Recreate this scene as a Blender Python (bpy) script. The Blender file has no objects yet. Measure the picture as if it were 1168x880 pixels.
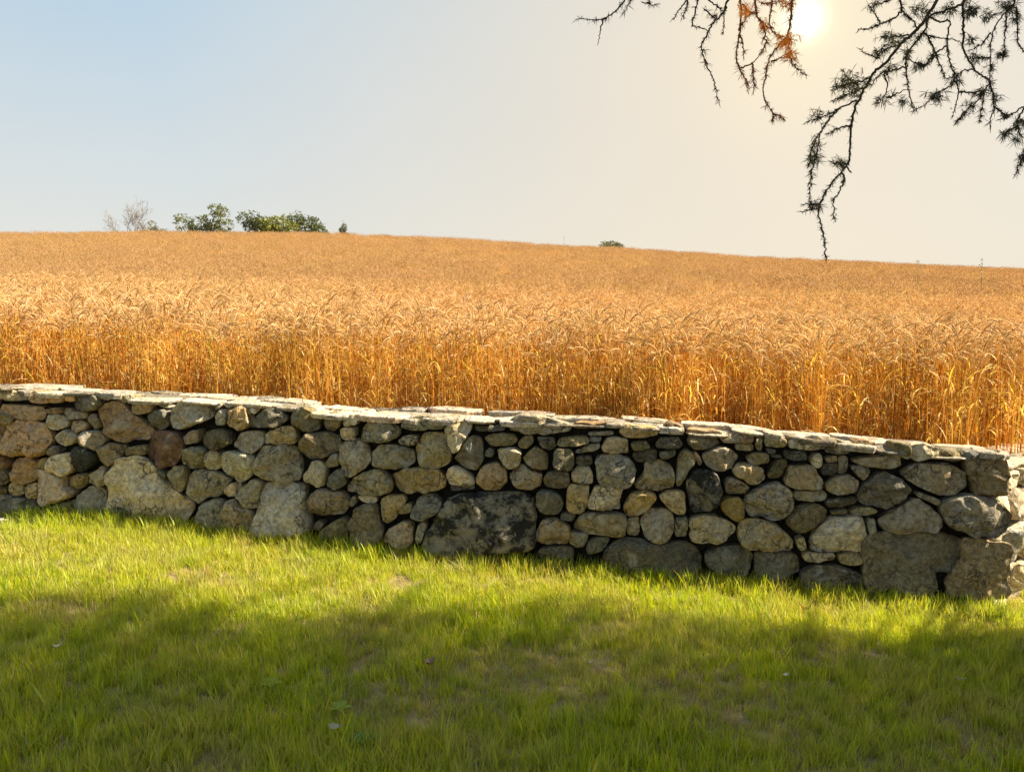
import bpy, math, random
from mathutils import Vector, Matrix, noise
R = math.radians
random.seed(11)
S = bpy.context.scene
COL = S.collection

# ------------------------------------------------------------------ helpers
def smooth(a, b, x):
    t = max(0.0, min(1.0, (x-a)/(b-a))); return t*t*(3-2*t)
def lerp_table(tab, x):
    if x <= tab[0][0]: return tab[0][1]
    for (x0, y0), (x1, y1) in zip(tab, tab[1:]):
        if x <= x1: return y0+(y1-y0)*(x-x0)/(x1-x0)
    return tab[-1][1]
def tag(o, label=None, cat=None, group=None, kind=None):
    if label: o['label'] = label
    if cat: o['category'] = cat
    if group: o['group'] = group
    if kind: o['kind'] = kind
    return o
def empty(name, loc):
    o = bpy.data.objects.new(name, None); o.location = loc; o.empty_display_size = .1
    COL.objects.link(o); return o
class MB:
    """collects vertices, faces and a per-vertex colour, then becomes ONE mesh object"""
    def __init__(s): s.v = []; s.f = []; s.c = []
    def add(s, vs, fs, col=(1, 1, 1, 0)):
        n = len(s.v); s.v += [tuple(v) for v in vs]; s.f += [tuple(i+n for i in f) for f in fs]
        s.c += ([col]*len(vs) if not isinstance(col, list) else col)
    def mesh(s, name, mat, shade=True):
        me = bpy.data.meshes.new(name); me.from_pydata(s.v, [], s.f); me.update()
        a = me.attributes.new('col', 'FLOAT_COLOR', 'POINT')
        flat = []
        for c in s.c: flat += [c[0], c[1], c[2], c[3] if len(c) > 3 else 0]
        a.data.foreach_set('color', flat)
        if shade and len(me.polygons): me.polygons.foreach_set('use_smooth', [True]*len(me.polygons))
        me.materials.append(mat); return me
    def build(s, name, mat, parent=None, shade=True, link=True):
        o = bpy.data.objects.new(name, s.mesh(name, mat, shade))
        if link: COL.objects.link(o)
        if parent is not None: o.parent = parent; o.matrix_parent_inverse = Matrix.Translation(-parent.location)
        return o
def tube(mb, pts, rads, col, sides=6, cap=True):
    pts = [Vector(p) for p in pts]; n = len(pts); rings = []; vs = []; fs = []
    up = Vector((0.13, 0.3, 1)).normalized()
    for i in range(n):
        d = (pts[min(i+1, n-1)]-pts[max(i-1, 0)])
        d = d.normalized() if d.length > 1e-9 else Vector((0, 0, 1))
        a = d.cross(up)
        if a.length < .15: a = d.cross(Vector((1, 0.2, 0)))
        a.normalize(); b = d.cross(a)
        for k in range(sides):
            t = 2*math.pi*k/sides; vs.append(pts[i]+(a*math.cos(t)+b*math.sin(t))*rads[i])
    for i in range(n-1):
        for k in range(sides):
            fs.append((i*sides+k, i*sides+(k+1) % sides, (i+1)*sides+(k+1) % sides, (i+1)*sides+k))
    if cap: fs += [tuple(range(sides))[::-1], tuple((n-1)*sides+k for k in range(sides))]
    mb.add(vs, fs, col)
def catmull(P, n=6):
    P = [Vector(p) for p in P]; out = []
    Q = [P[0]*2-P[1]]+P+[P[-1]*2-P[-2]]
    for i in range(1, len(Q)-2):
        for k in range(n):
            t = k/n; p0, p1, p2, p3 = Q[i-1:i+3]
            out.append(.5*((2*p1)+(p2-p0)*t+(2*p0-5*p1+4*p2-p3)*t*t+(3*p1-p0-3*p2+p3)*t**3))
    out.append(P[-1]); return out

# ------------------------------------------------------------------ camera
EYE = Vector((0, 0, 1.6)); PITCH = R(4.87); FPX = 880.0
FW = Vector((0, math.cos(PITCH), -math.sin(PITCH))); UP = Vector((0, math.sin(PITCH), math.cos(PITCH)))
cam = bpy.data.cameras.new('camera'); co = bpy.data.objects.new('camera', cam); COL.objects.link(co)
co.location = EYE; co.rotation_euler = (R(90)-PITCH, 0, 0)
cam.sensor_fit = 'HORIZONTAL'; cam.sensor_width = 36; cam.lens = 36*FPX/1168; cam.clip_end = 3000; cam.clip_start = .05
S.camera = co
def ray(px, py): return FW+Vector((1, 0, 0))*((px-584)/FPX)+UP*((440-py)/FPX)
def at(px, py, y):
    d = ray(px, py); return EYE+d*(y/d.y)
WA = Vector((-3.80, 5.75, 0)); WB = Vector((3.22, 4.94, 0))       # foot line of the wall's face
WD = (WB-WA).normalized(); WN = Vector((WD.y, -WD.x, 0))           # WN looks at the camera side
if WN.y > 0: WN = -WN
def wall_sz(px, py):
    d = ray(px, py); t = (WA-EYE).dot(WN)/d.dot(WN); p = EYE+d*t
    return ((p-WA).dot(WD), p.z)
WLEN = (WB-WA).length
def wall_pt(s, z, out=0): return WA+WD*s+WN*out+Vector((0, 0, z))

# ------------------------------------------------------------------ materials
def newmat(name):
    m = bpy.data.materials.new(name); m.use_nodes = True; nt = m.node_tree
    for n in list(nt.nodes): nt.nodes.remove(n)
    return m, nt
class NT:
    def __init__(s, nt): s.nt = nt
    def n(s, t, **kw):
        nd = s.nt.nodes.new(t)
        for k, v in kw.items(): setattr(nd, k, v)
        return nd
    def l(s, a, b): s.nt.links.new(a, b)
    def noise(s, vec, scale, detail=4, rough=.55, dist=0):
        nd = s.n('ShaderNodeTexNoise'); s.l(vec, nd.inputs['Vector'])
        nd.inputs['Scale'].default_value = scale; nd.inputs['Detail'].default_value = detail
        nd.inputs['Roughness'].default_value = rough; nd.inputs['Distortion'].default_value = dist
        return nd.outputs['Fac']
    def rng(s, x, a, b, c, d):
        nd = s.n('ShaderNodeMapRange'); s.l(x, nd.inputs[0])
        for i, v in enumerate((a, b, c, d)): nd.inputs[i+1].default_value = v
        return nd.outputs[0]
    def mix(s, f, a, b, mode='MIX'):
        nd = s.n('ShaderNodeMix', data_type='RGBA', blend_type=mode)
        for sock, v in ((nd.inputs[0], f), (nd.inputs[6], a), (nd.inputs[7], b)):
            if isinstance(v, (int, float)): sock.default_value = v
            elif isinstance(v, tuple): sock.default_value = (*v[:3], 1)
            else: s.l(v, sock)
        return nd.outputs[2]
    def math(s, op, a, b=0.0, c=0.0):
        nd = s.n('ShaderNodeMath', operation=op)
        for i, v in enumerate((a, b, c)):
            if isinstance(v, (int, float)): nd.inputs[i].default_value = v
            else: s.l(v, nd.inputs[i])
        return nd.outputs[0]
def mat_stone():
    m, nt = newmat('fieldstone'); N = NT(nt)
    pos = N.n('ShaderNodeNewGeometry').outputs['Position']
    at_ = N.n('ShaderNodeAttribute', attribute_name='col')
    n1 = N.noise(pos, 9, 5, .6); n2 = N.noise(pos, 34, 5, .65, .4); n3 = N.noise(pos, 150, 3, .6); n4 = N.noise(pos, 5.5, 4, .6, .8)
    c = N.mix(1.0, at_.outputs['Color'], (.89, .845, .78), 'MULTIPLY')
    c = N.mix(N.rng(n1, .38, .64, 0, .9), c, (1.12, .98, .72), 'MULTIPLY')
    c = N.mix(1.0, c, N.mix(N.rng(n2, .3, .7, 0, 1), (.44, .43, .41), (1.55, 1.53, 1.48)), 'MULTIPLY')
    c = N.mix(1.0, c, N.mix(N.rng(n3, .3, .7, 0, 1), (.78, .78, .78), (1.2, 1.2, 1.2)), 'MULTIPLY')
    # grey-green lichen crust and pale flecks
    c = N.mix(N.rng(n4, .60, .68, 0, .55), c, (.43, .40, .33))
    n5 = N.noise(pos, 22, 6, .7, 1.0)
    c = N.mix(N.rng(n5, .66, .70, 0, .5), c, (.55, .53, .44))
    c = N.mix(N.rng(N.noise(pos, 27, 5, .7, 1.2), .62, .70, 0, .55), c, (.055, .05, .04))
    ve = N.n('ShaderNodeTexVoronoi', feature='DISTANCE_TO_EDGE'); ve.inputs['Scale'].default_value = 5.5
    wn = N.n('ShaderNodeTexNoise'); N.l(pos, wn.inputs['Vector']); wn.inputs['Scale'].default_value = 9; wn.inputs['Detail'].default_value = 5
    ws = N.n('ShaderNodeVectorMath', operation='SCALE'); N.l(wn.outputs['Color'], ws.inputs[0]); ws.inputs['Scale'].default_value = .22
    wa = N.n('ShaderNodeVectorMath', operation='ADD'); N.l(pos, wa.inputs[0]); N.l(ws.outputs[0], wa.inputs[1]); N.l(wa.outputs[0], ve.inputs['Vector'])
    crack = N.math('MULTIPLY', N.rng(ve.outputs['Distance'], .004, .022, 1, 0), N.rng(N.noise(pos, 4, 2), .46, .56, 0, 1))
    c = N.mix(N.math('MULTIPLY', crack, .75), c, (.05, .042, .03))
    # heavily mottled boulders (alpha of the colour attribute)
    nm = N.noise(pos, 8, 6, .74, .3)
    mot = N.mix(N.rng(nm, .44, .56, 0, 1), (.022, .02, .016), (.27, .23, .16))
    mot = N.mix(N.rng(N.noise(pos, 24, 4, .6, .4), .66, .70, 0, .8), mot, (.50, .48, .42))
    c = N.mix(N.math('MULTIPLY', at_.outputs['Alpha'], N.rng(N.noise(pos, 6, 3), .3, .55, .55, 1)), c, mot)
    b = N.n('ShaderNodeBsdfPrincipled'); N.l(c, b.inputs['Base Color']); b.inputs['Roughness'].default_value = .82
    b.inputs['Specular IOR Level'].default_value = .25
    warp = N.n('ShaderNodeVectorMath', operation='ADD'); nc = N.n('ShaderNodeTexNoise'); N.l(pos, nc.inputs['Vector']); nc.inputs['Scale'].default_value = 14
    sc_ = N.n('ShaderNodeVectorMath', operation='SCALE'); N.l(nc.outputs['Color'], sc_.inputs[0]); sc_.inputs['Scale'].default_value = .07
    N.l(pos, warp.inputs[0]); N.l(sc_.outputs[0], warp.inputs[1])
    vo = N.n('ShaderNodeTexVoronoi'); N.l(warp.outputs[0], vo.inputs['Vector']); vo.inputs['Scale'].default_value = 15
    n2b = N.math('ADD', n2, N.math('MULTIPLY', vo.outputs['Distance'], .75))
    n2b = N.math('SUBTRACT', n2b, N.math('MULTIPLY', crack, .9))
    h = N.math('ADD', N.math('MULTIPLY', n2b, .6), N.math('ADD', N.math('MULTIPLY', n3, .22), N.math('MULTIPLY', n1, .7)))
    bp = N.n('ShaderNodeBump'); bp.inputs['Strength'].default_value = .9; bp.inputs['Distance'].default_value = .045
    N.l(h, bp.inputs['Height']); N.l(bp.outputs[0], b.inputs['Normal'])
    o = N.n('ShaderNodeOutputMaterial'); N.l(b.outputs[0], o.inputs[0]); return m
def mat_soil(name, c1, c2, sc=20):
    m, nt = newmat(name); N = NT(nt)
    pos = N.n('ShaderNodeNewGeometry').outputs['Position']
    f = N.noise(pos, sc, 6, .7)
    c = N.mix(N.rng(f, .35, .65, 0, 1), c1, c2)
    b = N.n('ShaderNodeBsdfPrincipled'); N.l(c, b.inputs['Base Color']); b.inputs['Roughness'].default_value = .95
    b.inputs['Specular IOR Level'].default_value = .1
    bp = N.n('ShaderNodeBump'); bp.inputs['Strength'].default_value = .7; bp.inputs['Distance'].default_value = .03
    N.l(f, bp.inputs['Height']); N.l(bp.outputs[0], b.inputs['Normal'])
    o = N.n('ShaderNodeOutputMaterial'); N.l(b.outputs[0], o.inputs[0]); return m
def leafy(name, colour_fn, trans=.4, tint=(1, 1, 1), gloss=.03):
    """thin plant tissue: part of the light goes through"""
    m, nt = newmat(name); N = NT(nt)
    pos = N.n('ShaderNodeNewGeometry').outputs['Position']
    at_ = N.n('ShaderNodeAttribute', attribute_name='col')
    c = colour_fn(N, pos, at_.outputs['Color'])
    d = N.n('ShaderNodeBsdfDiffuse'); N.l(c, d.inputs[0])
    t = N.n('ShaderNodeBsdfTranslucent'); N.l(N.mix(1.0, c, tint, 'MULTIPLY'), t.inputs[0])
    mx = N.n('ShaderNodeMixShader'); mx.inputs[0].default_value = trans; N.l(d.outputs[0], mx.inputs[1]); N.l(t.outputs[0], mx.inputs[2])
    g = N.n('ShaderNodeBsdfGlossy'); g.inputs['Roughness'].default_value = .45
    m2 = N.n('ShaderNodeMixShader'); m2.inputs[0].default_value = gloss; N.l(mx.outputs[0], m2.inputs[1]); N.l(g.outputs[0], m2.inputs[2])
    o = N.n('ShaderNodeOutputMaterial'); N.l(m2.outputs[0], o.inputs[0]); return m
def c_plain(N, pos, col): return col
def c_grass(N, pos, col):
    a = N.rng(N.noise(pos, 1.3, 4, .6), .38, .66, 0, 1)
    b = N.rng(N.noise(pos, 5.5, 3, .6), .4, .7, 0, 1)
    c = N.mix(N.math('MULTIPLY', a, .6), col, N.mix(.72, col, (.50, .42, .07)))
    c = N.mix(N.math('MULTIPLY', b, N.math('MULTIPLY', a, .75)), c, (.54, .41, .19))
    return N.mix(N.rng(N.noise(pos, 2.6, 3), .45, .72, 0, .5), c, N.mix(1.0, c, (.6, .85, .6), 'MULTIPLY'))
def c_wheat(N, pos, col):
    a = N.rng(N.noise(pos, .22, 5, .65), .4, .68, 0, 1)
    c = N.mix(N.math('MULTIPLY', a, .4), col, N.mix(1.0, col, (.80, .88, .66), 'MULTIPLY'))
    b = N.rng(N.noise(pos, 1.1, 3, .6), .3, .7, 0, 1)
    return N.mix(1.0, c, N.mix(b, (.86, .82, .74), (1.12, 1.1, 1.06)), 'MULTIPLY')
M_STONE = mat_stone()
M_CORE = mat_soil('hearting', (.012, .011, .009), (.035, .03, .022), 30)
M_LAWN = mat_soil('turf_soil', (.17, .135, .05), (.27, .20, .10), 9)
M_FIELD = mat_soil('stubble_soil', (.30, .19, .095), (.38, .25, .13), 3)
M_GRASS = leafy('grass_blade', c_grass, .5, (1.2, 1.15, .5), .015)
M_WHEAT = leafy('ripe_wheat', c_wheat, .55, (1.1, 1.02, .78), .015)
M_LEAF = leafy('leaf', c_plain, .35, (1.1, 1.1, .6))
M_NEEDLE = leafy('larch_needle', c_plain, .22, (1.1, 1, .6))
M_BARK = mat_soil('bark', (.028, .022, .018), (.075, .06, .048), 60)
M_FLAREBARK = mat_soil('flare_tinted_bark', (.16, .055, .03), (.30, .11, .045), 60)  # bark near the visible sun, with its orange glare painted into the colour
M_DRYBARK = mat_soil('dry_bark', (.20, .175, .15), (.30, .27, .24), 5)

# ------------------------------------------------------------------ ground shapes
BASE_PX = [(0, 598), (60, 594), (130, 596), (200, 603), (300, 618), (420, 632), (560, 643), (700, 656), (850, 668), (950, 681), (1050, 694), (1168, 700)]
_bz = [wall_sz(px, py) for px, py in BASE_PX]
def base_z(s): return lerp_table(_bz, s)
def lawn_z(x, y):
    s = (Vector((x, y, 0))-WA).dot(WD)
    yw = WA.y+(x-WA.x)*WD.y/WD.x
    w = smooth(-2.5, 1.0, (y-yw)+3.0)
    far = -.035*max(-12, min(12, x))-.02
    z = base_z(max(-1, min(WLEN+.4, s)))*w+far*(1-w)
    if s < 0: z += min(-s, 8)*.03*w
    if s > WLEN: z -= min(s-WLEN, 8)*.03*w
    return z+.025*noise.noise(Vector((x*1.1, y*1.1, 3)))+.012*noise.noise(Vector((x*4, y*4, 7)))
SKY_PX = [(-300, 285), (0, 265), (150, 263.5), (370, 265), (500, 270), (620, 278), (700, 281.5), (850, 292), (1000, 299), (1168, 307), (1500, 322)]
YC = 75.0
_nrm = 1-math.exp(-(YC-6.5)/24)
WHEAT_H = 1.06
def crest_slope(u):
    px = 584+FPX*u; return math.tan(math.atan((440-lerp_table(SKY_PX, px))/FPX)-PITCH)
def field_top(x, y):
    """height of the wheat's surface above the eye level"""
    yy = max(y, 6.5); u = max(-1.0, min(1.0, x/yy))
    g = (1-math.exp(-(min(yy, YC)-6.5)/24))/_nrm
    z = min(yy, YC)*crest_slope(u)*g
    z += (-.035*max(-9, min(9, x))+.0)*(1-smooth(8, 26, yy))
    if yy > YC: z -= .0035*(yy-YC)**2+.03*(yy-YC)
    return z+.10*noise.noise(Vector((x*.12, y*.12, 1)))*smooth(8, 25, yy)
def field_z(x, y): return EYE.z+field_top(x, y)-WHEAT_H

def sheet(name, xs, ys, zf, mat):
    mb = MB(); vs = [(x, y, zf(x, y)) for y in ys for x in xs]; n = len(xs)
    fs = [(j*n+i, j*n+i+1, (j+1)*n+i+1, (j+1)*n+i) for j in range(len(ys)-1) for i in range(n-1)]
    mb.add(vs, fs); o = mb.build(name, mat); o['kind'] = 'structure'; return o
def steps(bp):
    out = []
    for a, b, n in bp: out += [a+(b-a)*i/n for i in range(n)]
    return out+[bp[-1][1]]
def lawn_or_drop(x, y):
    return lawn_z(x, y)
lx = steps([(-60, -8, 20), (-8, 8, 110), (8, 60, 20)])
# the lawn runs up to and under the wall
lawn = sheet('lawn', lx, steps([(-40, 0, 20), (0, 6.1, 50)]), lawn_z, M_LAWN)
fx = steps([(-220, -80, 20), (-80, 80, 160), (80, 220, 20)])
def field_edge(x, y):
    yw = WA.y+(x-WA.x)*WD.y/WD.x+.42
    t = (y-5.0)
    return field_z(x, y)
fo_mb = MB()
ys = [0, .6, 1.2, 2, 3, 4.5, 6, 8, 10, 13, 16, 20, 25, 30, 36, 42, 50, 58, 64, 68, 71, 74, 78, 84, 92, 104, 120, 150, 190, 260]
vs = []
for j in ys:
    for x in fx:
        yw = WA.y+(max(-60, min(WB.x+.2, x))-WA.x)*WD.y/WD.x+.40
        if x > WB.x+.2: yw += (x-WB.x-.2)*.9 if x < 8 else (8-WB.x-.2)*.9
        y = yw+j; vs.append((x, y, field_z(x, y)))
n = len(fx)
fo_mb.add(vs, [(j*n+i, j*n+i+1, (j+1)*n+i+1, (j+1)*n+i) for j in range(len(ys)-1) for i in range(n-1)])
# bank below the field's edge, down to the lawn
bank = []
for i, x in enumerate(fx): bank.append((vs[i][0], vs[i][1], vs[i][2]-2.5))
k0 = len(vs); fo_mb.add([vs[i] for i in range(n)]+bank, [(i, n+i, n+i+1, i+1) for i in range(n-1)])
field = fo_mb.build('field', M_FIELD); field['kind'] = 'structure'

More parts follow.
